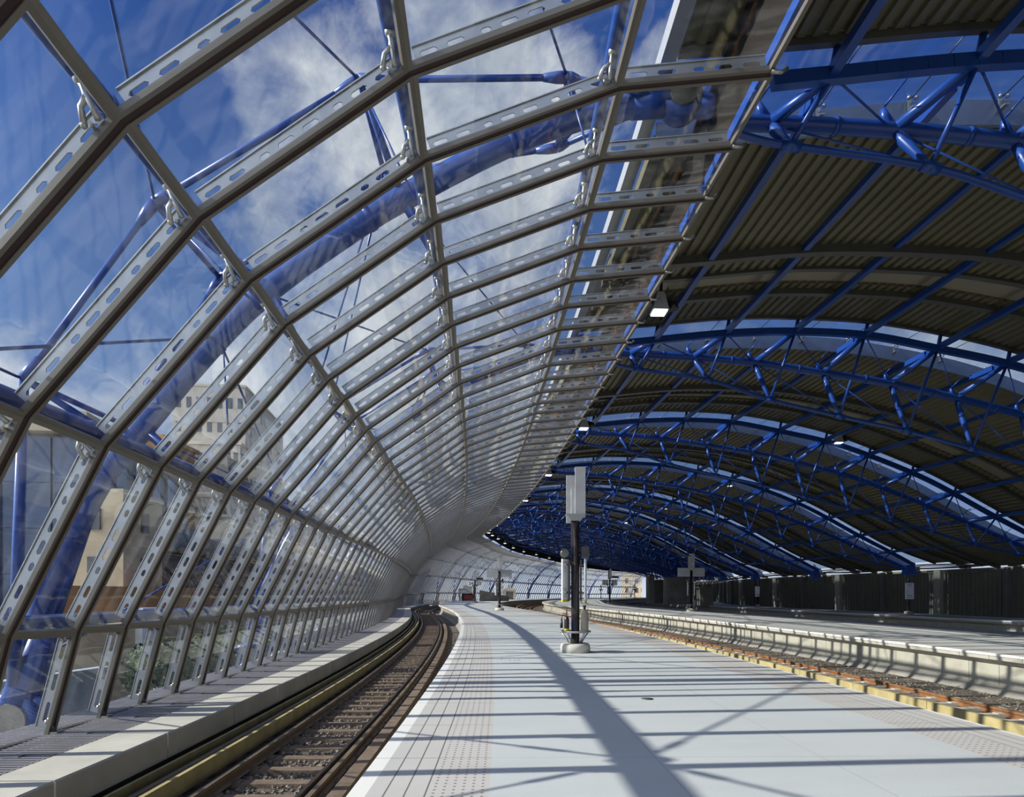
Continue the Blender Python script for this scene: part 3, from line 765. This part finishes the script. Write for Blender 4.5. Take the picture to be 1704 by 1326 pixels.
boards('kerb_beam', -2.12, .20, -.92, -1.12, 3, 100, 3.0, M['sleeper'], 'brown timber beam beside the left platform wall, %s from the camera', 'timber beams by the left track')
# sleepers
def sleepers(c, L, s0, s1, pitch, lab, grp, mat='sleeper', z=-1.06):
    f = c if callable(c) else (lambda s: c)
    m = MB(); m.hexa([Vector(p) for p in ((-L / 2, -.125, -.15), (L / 2, -.125, -.15), (L / 2, .125, -.15), (-L / 2, .125, -.15), (-L / 2, -.11, 0), (L / 2, -.11, 0), (L / 2, .11, 0), (-L / 2, .11, 0))])
    for sx in (-.7175, .7175): m.box((sx, 0, .008), (.34, .16, .016))
    me = m.mesh('sleeper', M[mat]); n = 0; s = s0
    while s < s1:
        n += 1; o = bpy.data.objects.new('sleeper', me); COL.objects.link(o); o.location = P(s, f(s), z); o.rotation_euler = (0, 0, theta(s) + random.uniform(-.01, .01))
        tag(o, lab % ordw(n), 'sleeper', grp); s += pitch
sleepers(-3.147, 2.6, 5.0, 100, .68, 'timber sleeper under the left track, %s from the camera', 'sleepers of the left track')
sleepers(lambda s: R2(s) - .7175, 2.6, 8.0, 80, .68, 'pale concrete sleeper under the right track, %s from the camera', 'sleepers of the right track', 'conc', -1.01)
# ballast stones
m = MB()
def stone(p, r):
    a = random.random() * 6; vs = []
    for dz, rr, n in ((-.5, .6, 4), (.1, 1.0, 4), (.7, .5, 4)):
        for j in range(4):
            t = a + j * PI / 2 + dz; q = r * rr * random.uniform(.7, 1.2); vs.append(p + Vector((q * math.cos(t), q * math.sin(t), dz * r)))
    fs = [(3, 2, 1, 0), (8, 9, 10, 11)] + [(b + j, b + (j + 1) % 4, b + 4 + (j + 1) % 4, b + 4 + j) for b in (0, 4) for j in range(4)]
    m.add(vs, fs)
for q in range(9000):
    s = 5 + 35 * random.random() ** 1.5; stone(P(s, random.uniform(-4.1, -1.5), -1.12 + random.uniform(0, .03)), random.uniform(.025, .05))
for q in range(5000):
    s = 10 + 40 * random.random() ** 1.4; stone(P(s, random.uniform(9.0, 13.1), -1.10 + random.uniform(-.02, .02)), random.uniform(.022, .042))
tag(m.build('ballast', M['ballast']), 'loose stone ballast between the sleepers of both tracks', 'ballast', None, 'stuff')

# ------------------------------------------------------------------ walkway by the glazing and its coping
s = 2.2; n = 0
while s < 110:
    L = 2.35; n += 1; m = MB()
    m.sweep([(-4.80, -.42), (-4.82, -.40), (-5.53, -.40), (-5.55, -.42), (-5.55, -.76), (-4.80, -.76)], frange(s, s + L - .03, L / 3))
    tag(m.build('coping_block', M['conc']), 'pale concrete coping block beside the left track, %s from the camera' % ordw(n), 'coping block', 'concrete coping blocks'); s += L
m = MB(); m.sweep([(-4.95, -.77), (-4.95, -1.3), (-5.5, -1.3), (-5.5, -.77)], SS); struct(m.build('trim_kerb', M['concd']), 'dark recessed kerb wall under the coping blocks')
m = MB(); m.sweep(lambda s: [(-5.56, -.52), (-5.56, -.6), (-7.2, -.6), (-7.2, -.52)], SS); struct(m.build('floor_walkway', M['black']), 'dark tray under the walkway grating')
m = MB(); s = 3.0
while s < 34:
    m.bar(P(s, -5.56, -.43), P(s, -7.2, -.43), .05, .05); s += .10
for o_ in (-5.6, -6.1, -6.35, -6.85, -7.15):
    ss = frange(3, 34, 1.5)
    for a, b in zip(ss[:-1], ss[1:]): m.bar(P(a, o_, -.435), P(b, o_, -.435), .02, .05)
m.sweep([(-5.56, -.41), (-5.56, -.45), (-7.2, -.45), (-7.2, -.41)][::-1], frange(34, 120, 2))
struct(m.build('floor_grating', M['grate']), 'galvanised steel grating walkway along the foot of the glass')
m = MB()
for i in range(4, 40): 
    a = theta(RIB[i]); m.box(P(RIB[i], -6.2, -.40), (.55, .14, .012), a)
struct(m.build('trim_plates', M['grate']), 'flat steel plates across the grating at each glazing post')

# ------------------------------------------------------------------ right-hand wall
ss = frange(-30, 200, 3)
m = MB(); m.sweep(lambda s: [(WR(s) + .1, 0), (WR(s) + .1, 3.2), (WR(s) + .25, 3.2), (WR(s) + .25, 0)], ss)
m.sweep(lambda s: [(WR(s) + .02, 3.05), (WR(s) + .02, 3.28), (WR(s) + .3, 3.28), (WR(s) + .3, 3.05)], ss)
q = 10
while q < 120:
    m.bar(P(q, WR(q) + .06, .02), P(q, WR(q) + .06, 3.0), .10, .05, (1, 0, 0)); q += .33
struct(m.build('wall_right', M['wallp']), 'dim ribbed metal wall along the far right platform')
n = 0
for T in TR[1:15]:
    for d in (.0, 5.4):
        n += 1; s = T + d; m = MB(); m.box(P(s, WR(s) - .02, 1.62), (.34, .62 if d == 0 else .3, 3.24), theta(s))
        tag(m.build('pilaster', M['pier'] if d == 0 else M['roofd']), '%s pilaster on the far right wall, %s from the camera' % ('broad pale' if d == 0 else 'narrow dark', ordw(n)), 'pilaster', 'pilasters of the right wall')
for j, (dz, r, dx) in enumerate(((3.44, .07, -.1), (3.66, .05, -.4), (3.52, .035, -.7))):
    m = MB(); m.tube([P(s, WR(s) + dx, dz + .06 * math.sin(s * .7 + j)) for s in frange(14, 150, 3)], r, 8)
    tag(m.build('service_pipe', M['black']), 'dark service %s running in the bright gap above the right wall' % ('pipe', 'thin pipe', 'cable')[j], 'pipe')
for i in range(1, 14):
    T = TR[i]
    for d in (1.8, 4.6, 8.2):
        s = T + d; m = MB(); m.tube([P(s, WR(s) - .3, 3.3), P(s + .9, WR(s) - .6, 4.3)], .06, 6); m.box(P(s + .2, WR(s) - .2, 3.42), (.3, .7, .28), theta(s))
        tag(m.build('roof_prop', M['black']), 'dark prop above the right wall, %s bay, %s along it' % (ordw(i), {1.8: 'first', 4.6: 'second', 8.2: 'third'}[d]), 'prop', 'props above the right wall')
tag_ = None
def sign_text(parent, txt, loc_, rot, size, mat, name='number'):
    cu = bpy.data.curves.new(name, 'FONT'); cu.body = txt; cu.size = size; cu.align_x = 'CENTER'; cu.align_y = 'CENTER'; cu.extrude = .004
    o = bpy.data.objects.new(name, cu); COL.objects.link(o)
    dg = bpy.context.evaluated_depsgraph_get(); me = bpy.data.meshes.new_from_object(o.evaluated_get(dg)); bpy.data.objects.remove(o)
    o = bpy.data.objects.new(name, me); COL.objects.link(o); me.materials.clear(); me.materials.append(mat); o.parent = parent; o.location = loc_; o.rotation_euler = rot
    return o

# ------------------------------------------------------------------ platform columns
def column(loc_, rz, label, near=False, board=None, nums=None, uplight=True, panels=True, ring=True):
    t = thing('lamp_column', label, 'column', loc_, rz, 'platform columns')
    m = MB(); m.lathe([(.40, 0), (.40, .17), (.385, .215), (.35, .24), (.12, .25)], n=28); m.build('concrete_base', M['conc'], t)
    m = MB(); m.lathe([(.15, .24), (.15, .27), (.112, .28), (.112, 3.68)], n=20); m.build('post', M['black'], t)
    if ring:
        m = MB(); m.torus((0, 0, .56), .40, .024)
        for i in range(5):
            a = 2 * PI * i / 5 + .3; c, s_ = math.cos(a), math.sin(a)
            m.tube([(.39 * c, .39 * s_, .55), (.26 * c, .26 * s_, .38), (.17 * c, .17 * s_, .24)], .022, 8)
        m.lathe([(.12, .528), (.39, .528), (.39, .540), (.12, .540)], n=28); m.build('ring_shelf', M['fin'], t)
    if uplight:
        m = MB(); m.box((.12, -.12, 4.28), (.27, .11, 1.34)); m.box((-.10, .10, 4.12), (.26, .11, 1.28)); m.box((-.03, 0, 4.02), (.16, .14, .74)); m.build('uplight_box', M['lightgrey'], t)
        m = MB(); m.hexa([Vector(p) for p in ((-.13, -.13, 3.52), (.13, -.13, 3.52), (.13, .13, 3.52), (-.13, .13, 3.52), (-.26, -.2, 3.70), (.26, -.2, 3.70), (.26, .2, 3.70), (-.26, .2, 3.70))]); m.build('bracket', M['fin'], t)
    if panels:
        for sx, a in ((-1, .95), (1, 1.35)):
            R = Matrix.Rotation(a if sx < 0 else a, 3, 'Z'); c = Vector((sx * .27, -.02, 1.93))
            m = MB(); m.box(c, (.34, .035, 1.14), M=R); sg = m.build('sign_panel', M['white'], t)
            m = MB(); m.box(c + Vector((0, 0, -.545)), (.345, .04, .06), M=R); m.build('yellow_band', M['yel'], sg, 'yellow band along the bottom of the sign')
            m = MB()
            for z, w in ((.50, .2), (.46, .2), (.36, .1), (.30, .12), (.24, .1), (-.22, .16), (-.26, .14), (-.36, .16), (-.40, .15), (-.44, .15)):
                for sd in (-1, 1): m.box(c + R @ Vector((-.04, sd * .019, z)), (w, .003, .018), M=R)
            m.build('printed_lines', M['ink'], sg, 'grey printed lines')
            m = MB(); m.box((sx * .17, 0, 2.35), (.14, .03, .04)); m.box((sx * .17, 0, 1.6), (.14, .03, .04)); m.box((sx * .155, .05, 1.93), (.05, .05, 1.1)); m.build('sign_bracket', M['black'], t)
        m = MB(); Rx = Matrix.Rotation(PI / 2, 3, 'X'); m.lathe([(.06, -.14), (.12, -.12), (.13, .05), (.10, .12)], (-.28, 0, 2.66), 14, Rx); m.build('loudspeaker', M['gutter'], t)
        m = MB(); m.box((.27, 0, 2.68), (.18, .2, .30)); m.box((.27, -.115, 2.70), (.10, .03, .12)); m.build('camera_housing', M['black'], t)
    if board:
        w, h, z, mt = board
        for sx in (-1, 1):
            m = MB(); m.box((sx * (w / 4 + .06), 0, z), (w / 2 - .12, .16, h)); m.build('display_board', M[mt], t)
    if nums:
        for sx, tx in ((-1, nums[0]), (1, nums[1])):
            m = MB(); m.box((sx * .62, 0, 3.02), (.9, .08, .80)); m.tube([(sx * .1, 0, 3.1), (sx * .25, 0, 3.1)], .03, 6); nb = m.build('number_sign', M['white'], t, 'number sign reading %s' % tx)
            sign_text(nb, tx, (sx * .62, -.05, 3.02), (PI / 2, 0, 0), .72, M['black'])
        m = MB(); m.box((.75, 0, 3.78), (.98, .2, .26)); m.tube([(0, 0, 3.6), (.3, 0, 3.75)], .03, 6); m.build('indicator', M['black'], t, 'black indicator box')
    return t
column((1.70, 17.2, 0), 0, 'tall black lamp column with grey uplight boxes standing in the middle of the near platform', True)
column((-1.12, 57.0, 0), 0, 'black lamp column with a wide grey board, second along the near platform', board=(2.2, .68, 3.3, 'lightgrey'))
column((-5.8, 100.0, 0), 0, 'distant lamp column carrying number signs 24 and 23', nums=('24', '23'))
column((15.4, 55.0, 0), 0, 'lamp column with a wide grey board on the platform across the right track', board=(2.3, .75, 3.35, 'lightgrey'))
column((13.7, 89.7, 0), 0, 'distant lamp column carrying number signs 22 and 21', nums=('22', '21'))
def plain_col(px, py, Y, lab):
    p = px3(px, py, Y); column((p.x, Y, 0), 0, lab, ring=False, panels=False, uplight=False, board=(.9, .3, 2.4, 'black'))
plain_col(1000, 994, 170, 'small dark far column with crossbar, left of the two beyond the right platform')
plain_col(1056, 994, 168, 'small dark far column with crossbar, in front of the tan building')
# information panel by the right wall
def info(px, Y, lab):
    p = px3(px, 986, Y); t = thing('information_stand', lab, 'sign stand', (p.x, Y, 0), .3, 'sign stands by the right wall')
    m = MB(); m.lathe([(.3, 0), (.3, .2), (.1, .24)], n=20); m.build('base', M['concd'], t)
    m = MB(); m.tube([(.0, .0, .2), (0, 0, 3.2)], .10, 12); m.build('post', M['black'], t)
    m = MB(); m.box((-.1, -.16, 1.72), (.78, .06, 1.2)); pn = m.build('sign_panel', M['white'], t)
    m = MB()
    for z, w in ((.48, .5), (.34, .3), (-.32, .45), (-.46, .55)): m.box((-.1, -.193, 1.72 + z), (w, .006, .05))
    m.build('printed_lines', M['ink'], pn, 'grey printed lines')
info(1512, 47.5, 'white information sign on a dark post before the right wall, nearer one')
info(1261, 75, 'white information sign on a dark post before the right wall, farther one')

# things standing on the near column's ring shelf
t = thing('fire_extinguisher', 'black fire extinguisher with yellow band standing on the near column shelf', 'fire extinguisher', (1.70 - .24, 17.2 - .12, .542))
m = MB(); m.lathe([(.001, 0), (.062, 0), (.066, .02), (.066, .34), (.05, .40), (.025, .43)], n=18); m.build('cylinder', M['black'], t)
m = MB(); m.lathe([(.067, .02), (.0675, .02), (.0675, .10), (.067, .10)], n=18); m.build('yellow_band', M['yel'], t, 'yellow band')
m = MB(); m.box((0, 0, .46), (.04, .04, .06)); m.box((-.05, 0, .50), (.16, .03, .02)); m.box((0, 0, .54), (.03, .03, .08)); m.build('handle', M['red'], t, 'red valve and handle')
m = MB(); m.tube([(-.03, 0, .46), (-.12, 0, .44), (-.135, 0, .36)], .012, 6); m.tube([(-.135, 0, .36), (-.14, 0, .12)], [.02, .045], 10); m.build('horn', M['black'], t)
t = thing('gas_canister', 'beige gas canister with black valve standing on the near column shelf', 'canister', (1.70 + .235, 17.2 - .12, .542))
m = MB(); m.lathe([(.001, 0), (.10, 0), (.105, .03), (.105, .50), (.085, .57), (.04, .61)], n=20); m.build('cylinder', M['beige'], t)
m = MB(); m.lathe([(.03, .60), (.03, .68), (.05, .68), (.05, .72)], n=12); m.build('valve', M['black'], t, 'black valve')

# distant things on the platforms
t = thing('stair_canopy', 'grey canopy with dark opening and red screen at far end of near platform', 'canopy', (-8.55, 122, 0))
m = MB(); m.box((0, .6, 2.0), (3.1, 3.0, .75)); m.box((-1.45, .4, .85), (.2, 2.4, 1.6)); m.box((1.45, .4, .85), (.2, 2.4, 1.6)); m.box((.3, .3, 2.7), (2.0, 2, .6)); m.build('shell', M['lightgrey'], t)
m = MB(); m.box((.2, -.1, .75), (2.5, .2, 1.4)); m.build('opening', M['black'], t)
m = MB(); m.box((.3, -.24, .72), (1.6, .06, .9)); m.build('red_screen', M['red'], t, 'dull red screen')
t = thing('kiosk', 'beige kiosk with a pale doorway standing beyond the far bend', 'kiosk', ((848 - 852) * 150 / F, 150, 0))
m = MB(); m.box((-1.15, 0, 1.25), (.6, 2, 2.5)); m.box((1.15, 0, 1.25), (.6, 2, 2.5)); m.box((0, 0, 2.3), (1.7, 2, .9)); m.build('surround', M['stone'], t)
m = MB(); m.box((0, .3, .95), (1.7, .1, 1.85)); m.build('door', M['lightgrey'], t)
t = thing('ramp_wall', 'low sloping concrete wall behind the number 24 column', 'wall', (-4.6, 120, 0))
m = MB(); m.hexa([Vector(p) for p in ((-1.5, 0, 0), (4, 3, 0), (4, 3.4, 0), (-1.5, .4, 0), (-1.5, 0, 2.1), (4, 3, .9), (4, 3.4, .9), (-1.5, .4, 2.1))]); m.build('slab', M['concd'], t)
for i, (px, py0, py1, Y, w, mt) in enumerate([(1128, 962, 1000, 88, 3.5, 'concd'), (1096, 966, 1001, 98, 2.0, 'pier'), (1172, 978, 1004, 80, 1.6, 'pier'), (1082, 960, 1004, 92, .8, 'concd')]):
    a = px3(px, py0, Y); m = MB(); m.box((a.x, Y, a.z / 2), (w, 2.0, a.z)); m.box((a.x - w * .2, Y - 1.0, a.z * .35), (w * .25, .1, a.z * .6)); m.box((a.x, Y, a.z + .06), (w + .3, 2.2, .12))
    tag(m.build('equipment_cabin', M[mt]), ['wide grey cabin on the far right platform beyond the board column', 'pale slim cabin on the far right platform, left of the wide one', 'low pale cabin beside the board column on the right', 'dark tall cabin at the left end of the far right wall'][i], 'cabin', 'cabins on the far right platform')

# ------------------------------------------------------------------ the city beyond the glass
m = MB(); m.box((0, 150, -5.5), (900, 900, 1.0)); m.cm = 0
# leave the hall's own ground below the track beds
struct(m.build('ground', M['ground']), 'city ground far below the raised station')
def building(name, label, corner, ang, w, d, z0, z1, wall, win, nx, nz, ny, ww, wh, roof=None, cornice=True, front_only=False):
    """corner = its nearest corner; front runs to -x by w, side runs back by d, both turned by ang"""
    t = thing(name, label, 'building', (corner[0], corner[1], z0), ang); H = z1 - z0
    m = MB(); m.box((-w / 2, d / 2, H / 2), (w, d, H)); m.build('wall', wall, t)
    if cornice:
        m = MB(); m.box((-w / 2, d / 2, H - .5), (w + .9, d + .9, .5)); m.box((-w / 2, d / 2, H * .84), (w + .5, d + .5, .35)); m.build('cornice', wall, t)
    if roof:
        m = MB(); m.hexa([Vector(p) for p in ((-w, 0, H), (0, 0, H), (0, d, H), (-w, d, H), (-w * .8, d * .25, H + roof), (-w * .2, d * .25, H + roof), (-w * .2, d * .75, H + roof), (-w * .8, d * .75, H + roof))]); m.build('roof', M['roofd'], t)
    wm = MB(); wm.box((0, 0, 0), (ww, .25, wh)); wme = wm.mesh('window', win)
    for i in range(nx):
        for k in range(nz):
            o = bpy.data.objects.new('window', wme); COL.objects.link(o); o.parent = t; o.location = (-w * (i + .5) / nx, -.06, H * .05 + (H * .92) * (k + .5) / nz)
    if not front_only:
        for i in range(ny):
            for k in range(nz):
                o = bpy.data.objects.new('window', wme); COL.objects.link(o); o.parent = t; o.location = (.06, d * (i + .5) / ny, H * .05 + (H * .92) * (k + .5) / nz); o.rotation_euler = (0, 0, PI / 2)
    return t
building('stone_office', 'tall pale stone office block with rows of small windows beyond the glass', (-66.7, 160), 0.12, 17, 40, -5, 53.5, M['stone'], M['darkwin'], 7, 9, 4, 1.1, 2.6)
building('stone_wing', 'lower pale stone wing in front of the tall office block', (-62, 146), .05, 14, 11, -5, 36, M['stone'], M['darkwin'], 7, 8, 4, .9, 2.1)
building('slate_house', 'dark slate roofed building below the tall stone block', (-40.5, 92), .1, 8, 14, -5, 16, M['stone'], M['darkwin'], 4, 4, 3, 1.0, 1.8, roof=6.0)
building('brick_house', 'orange brick building just right of the arch foot beyond the glass', (-43.6, 80), .0, 3.9, 8, -5, 21.4, M['brick'], M['darkwin'], 2, 5, 3, .8, 1.5)
t = building('glass_office', 'dark blue glass office block behind the left end of the glazing', (-33.3, 50), .18, 30, 25, -5, 14.2, M['mull'], M['bluewin'], 13, 5, 6, 2.15, 3.5, cornice=False)
m = MB(); m.box((-15, 12, 19.7), (31, 26, 1.6)); m.build('parapet', M['tan'], t, 'tan concrete parapet')
m = MB(); m.box((-6.4, -.5, 7.5), (.9, .5, 15)); m.box((-24, -.5, 9.0), (.9, .5, 18)); m.build('pier', M['tan'], t, 'tan vertical pier')
building('tan_tower', 'narrow tan stone tower with few windows beside the nearest arch', (-24.3, 40), .06, 3.4, 5, -5, 8.1, M['tan'], M['darkwin'], 1, 4, 1, .75, 1.3, cornice=False)
building('orange_house', 'low orange brick house far along behind the glazing', (-33.5, 108), .0, 6, 10, -5, 15, M['brick'], M['darkwin'], 4, 4, 3, 1.0, 1.6)
building('tan_block', 'tan building seen through the open far end of the hall', (60.5, 300), -.2, 9, 12, -5, 19, M['tan'], M['darkwin'], 2, 5, 2, 1.2, 2.2)
# long dark shed and walls beside the line
t = thing('train_shed', 'long dark neighbouring train shed with ridged roofs beyond the glass', 'shed', (-28, 52, -5))
m = MB(); m.box((-2.2, 38, 5.0), (4.4, 84, 10)); m.build('body', M['roofd'], t)
for j in range(8):
    m = MB(); y = j * 10.2
    m.hexa([Vector(p) for p in ((-4.9, y, 10), (.4, y, 10), (.4, y + 9.8, 10), (-4.9, y + 9.8, 10), (-4.9, y + 4.7, 12.2), (.4, y + 4.7, 12.2), (.4, y + 5.1, 12.2), (-4.9, y + 5.1, 12.2))]); m.build('roof_ridge', M['gutter'], t)
    m = MB(); m.box((.15, y + 5, 8.4), (.2, 9, .35)); m.box((.15, y + 5, 6.2), (.2, 9, .3)); m.build('wall_rail', M['concd'], t)
def longwall(name, lab, p0, p1, z0, z1, th, mat, cat='wall'):
    a = Vector((p0[0], p0[1], (z0 + z1) / 2)); b = Vector((p1[0], p1[1], (z0 + z1) / 2)); m = MB(); m.bar(a, b, th, z1 - z0); m.bar(a + Vector((0, 0, (z1 - z0) / 2)), b + Vector((0, 0, (z1 - z0) / 2)), th + .2, .12)
    return tag(m.build(name, mat), lab, cat)
longwall('boundary_wall', 'tan stone boundary wall low beyond the glazing', (-20.5, 27), (-24.5, 90), -5, -.15, .6, M['tan'])
longwall('hoarding', 'brown hoarding band running above the boundary wall', (-22.5, 30), (-27, 100), -.1, 1.9, .3, M['brick'], 'hoarding')
longwall('hoarding', 'pale blue grey hoarding panels below the nearest arch foot', (-16.2, 14), (-14.6, 23), -5, -1.1, .2, M['hoard'], 'hoarding')
longwall('parapet_wall', 'grey parapet wall outside the lower glass panels', (-13.5, 22), (-16.5, 70), -5, -2.2, .5, M['conc'])
longwall('timber_beam', 'yellow timber beam lying outside the nearest glass panels', (-12.5, 16.5), (-14.5, 21.5), .15, .55, .4, M['yellow'], 'beam')
p = px3(234, 996, 36); m = MB(); m.box((p.x, 36, -1.2), (1.1, 1.6, 3.6)); m.box((p.x, 36, .68), (1.3, 1.8, .14)); tag(m.build('site_hut', M['white']), 'small white site hut beyond the glazing near the tan tower', 'hut')
for i, (px, py, Y, r) in enumerate([(275, 1115, 19, 1.3), (320, 1118, 20, 1.1), (372, 1095, 22, 1.5), (395, 1085, 25, 1.4)]):
    c = px3(px, py, Y); m = MB()
    for q in range(1500):
        d = Vector((random.gauss(0, 1), random.gauss(0, 1), random.gauss(0, 1))).normalized() * r * random.uniform(.5, 1.0); d.z *= .75
        u_ = Vector((random.uniform(-1, 1), random.uniform(-1, 1), random.uniform(-1, 1))).normalized(); w_ = u_.cross(d).normalized() * .055; u_ = u_ * .085
        a = c + d; m.add([a - u_, a + w_, a + u_, a - w_ + d * .04], [(0, 1, 2, 3)])
    for q in range(5): m.tube([Vector((c.x + random.uniform(-.2, .2), c.y + random.uniform(-.2, .2), -5)), c + Vector((random.uniform(-.5, .5), random.uniform(-.5, .5), 0))], [.08, .03], 5)
    tag(m.build('bush', M['bush']), 'green bush against the stone wall outside the glass, %s from the left' % ordw(i + 1), 'bush', 'bushes outside the glass')

# ------------------------------------------------------------------ light
sun = bpy.data.lights.new('sun', 'SUN'); so = bpy.data.objects.new('sun', sun); COL.objects.link(so)
ld = Vector((1.79, .19, -1.0)).normalized(); so.rotation_euler = ld.to_track_quat('-Z', 'Y').to_euler()
sun.energy = 8.0; sun.angle = .0093; sun.color = (1.0, .945, .86)
w = bpy.data.worlds.new('sky'); sc.world = w; w.use_nodes = True; nt = w.node_tree; nt.nodes.clear()
out = nd(nt, 'ShaderNodeOutputWorld'); bg = nd(nt, 'ShaderNodeBackground'); tc = nd(nt, 'ShaderNodeTexCoord')
nrm = nd(nt, 'ShaderNodeVectorMath', operation='NORMALIZE'); nt.links.new(tc.outputs['Generated'], nrm.inputs[0]); dv = nrm.outputs[0]
sx = nd(nt, 'ShaderNodeSeparateXYZ'); nt.links.new(dv, sx.inputs[0])
def dot(v): 
    n = nd(nt, 'ShaderNodeVectorMath', operation='DOT_PRODUCT'); nt.links.new(dv, n.inputs[0]); n.inputs[1].default_value = v; return n.outputs['Value']
up = mth(nt, 'MAXIMUM', sx.outputs[2], 0.0)
skyc = mixc(nt, ramp(nt, up, .02, .62), (.20, .34, .62), (.030, .085, .30))
hz = mth(nt, 'POWER', mth(nt, 'SUBTRACT', 1.0, up), 9.0)
skyc = mixc(nt, mth(nt, 'MULTIPLY', hz, .75), skyc, (.80, .85, .92))
blobs = None
for px, py, wd, st in [(40, 625, .075, .8), (110, 660, .09, .8), (235, 640, .10, 1.0), (300, 690, .14, .8), (420, 125, .055, .75), (470, 170, .05, .6), (545, 150, .05, .4), (310, 215, .05, .5), (560, 250, .09, .8), (620, 330, .10, .8), (540, 440, .10, .75), (620, 560, .13, .8), (470, 330, .06, .6),
                       (760, 30, .06, .7), (800, 165, .08, .95), (900, 140, .07, .7), (760, 260, .08, .6), (900, 260, .10, .6), (700, 420, .10, .6), (860, 400, .10, .6), (1090, 95, .05, .7), (1120, 60, .04, .5), (1560, 545, .07, .9), (1640, 560, .07, .7), (1700, 640, .12, .6), (640, 800, .2, .8), (500, 640, .08, .7), (850, 600, .15, .6), (1300, 700, .2, .5)]:
    v = Vector(((px - CX) / F, 1, (HY - py) / F)).normalized()
    b_ = mth(nt, 'MULTIPLY', mth(nt, 'EXPONENT', mth(nt, 'DIVIDE', mth(nt, 'SUBTRACT', dot(v), 1.0), wd * wd / 2)), st)
    blobs = b_ if blobs is None else mth(nt, 'ADD', blobs, b_)
back = ramp(nt, dot(Vector((-.75, -.6, .3)).normalized()), .05, .85)
rear = ramp(nt, mth(nt, 'MULTIPLY', sx.outputs[1], -1.0), -.25, .5)
wv = nd(nt, 'ShaderNodeTexNoise'); wv.inputs['Scale'].default_value = 5; wv.inputs['Detail'].default_value = 3; nt.links.new(dv, wv.inputs['Vector'])
wo = nd(nt, 'ShaderNodeVectorMath', operation='MULTIPLY_ADD'); nt.links.new(wv.outputs['Color'], wo.inputs[0]); wo.inputs[1].default_value = (.10, .10, .10); nt.links.new(dv, wo.inputs[2])
n1 = noise(nt, 5.5, 11, .60, wo.outputs[0])
cov = mth(nt, 'MINIMUM', mth(nt, 'ADD', blobs, mth(nt, 'ADD', mth(nt, 'MULTIPLY', back, 1.0), mth(nt, 'MULTIPLY', rear, .55))), 1.15)
cl = mth(nt, 'ADD', n1, mth(nt, 'MULTIPLY', cov, .235))
cf = mth(nt, 'MULTIPLY', ramp(nt, cl, .625, .86), .95)
shade = ramp(nt, noise(nt, 9.0, 8, .6, wo.outputs[0]), .32, .68)
skyc = mixc(nt, cf, skyc, mixc(nt, shade, (.40, .45, .54), (.84, .86, .89)))
bright = mth(nt, 'ADD', 1.0, mth(nt, 'MULTIPLY', back, 2.3))
nt.links.new(skyc, bg.inputs[0]); nt.links.new(bright, bg.inputs[1]); nt.links.new(bg.outputs[0], out.inputs[0])

# ------------------------------------------------------------------ camera and view
cam = bpy.data.cameras.new('camera'); co = bpy.data.objects.new('camera', cam); COL.objects.link(co)
co.location = (0, 0, 1.6); co.rotation_euler = (PI / 2, 0, 0)
cam.sensor_width = 36.0; cam.lens = F / 1704 * 36.0; cam.shift_y = (HY - 663.0) / 1704; cam.clip_start = .05; cam.clip_end = 2000
sc.camera = co
sc.view_settings.view_transform = 'Standard'; sc.view_settings.look = 'None'; sc.view_settings.exposure = 0.0; sc.view_settings.gamma = 1.0
sc.view_settings.use_curve_mapping = False
sc.cycles.max_bounces = 8; sc.cycles.diffuse_bounces = 4; sc.cycles.glossy_bounces = 4; sc.cycles.transparent_max_bounces = 28
sc.cycles.caustics_reflective = False; sc.cycles.caustics_refractive = False
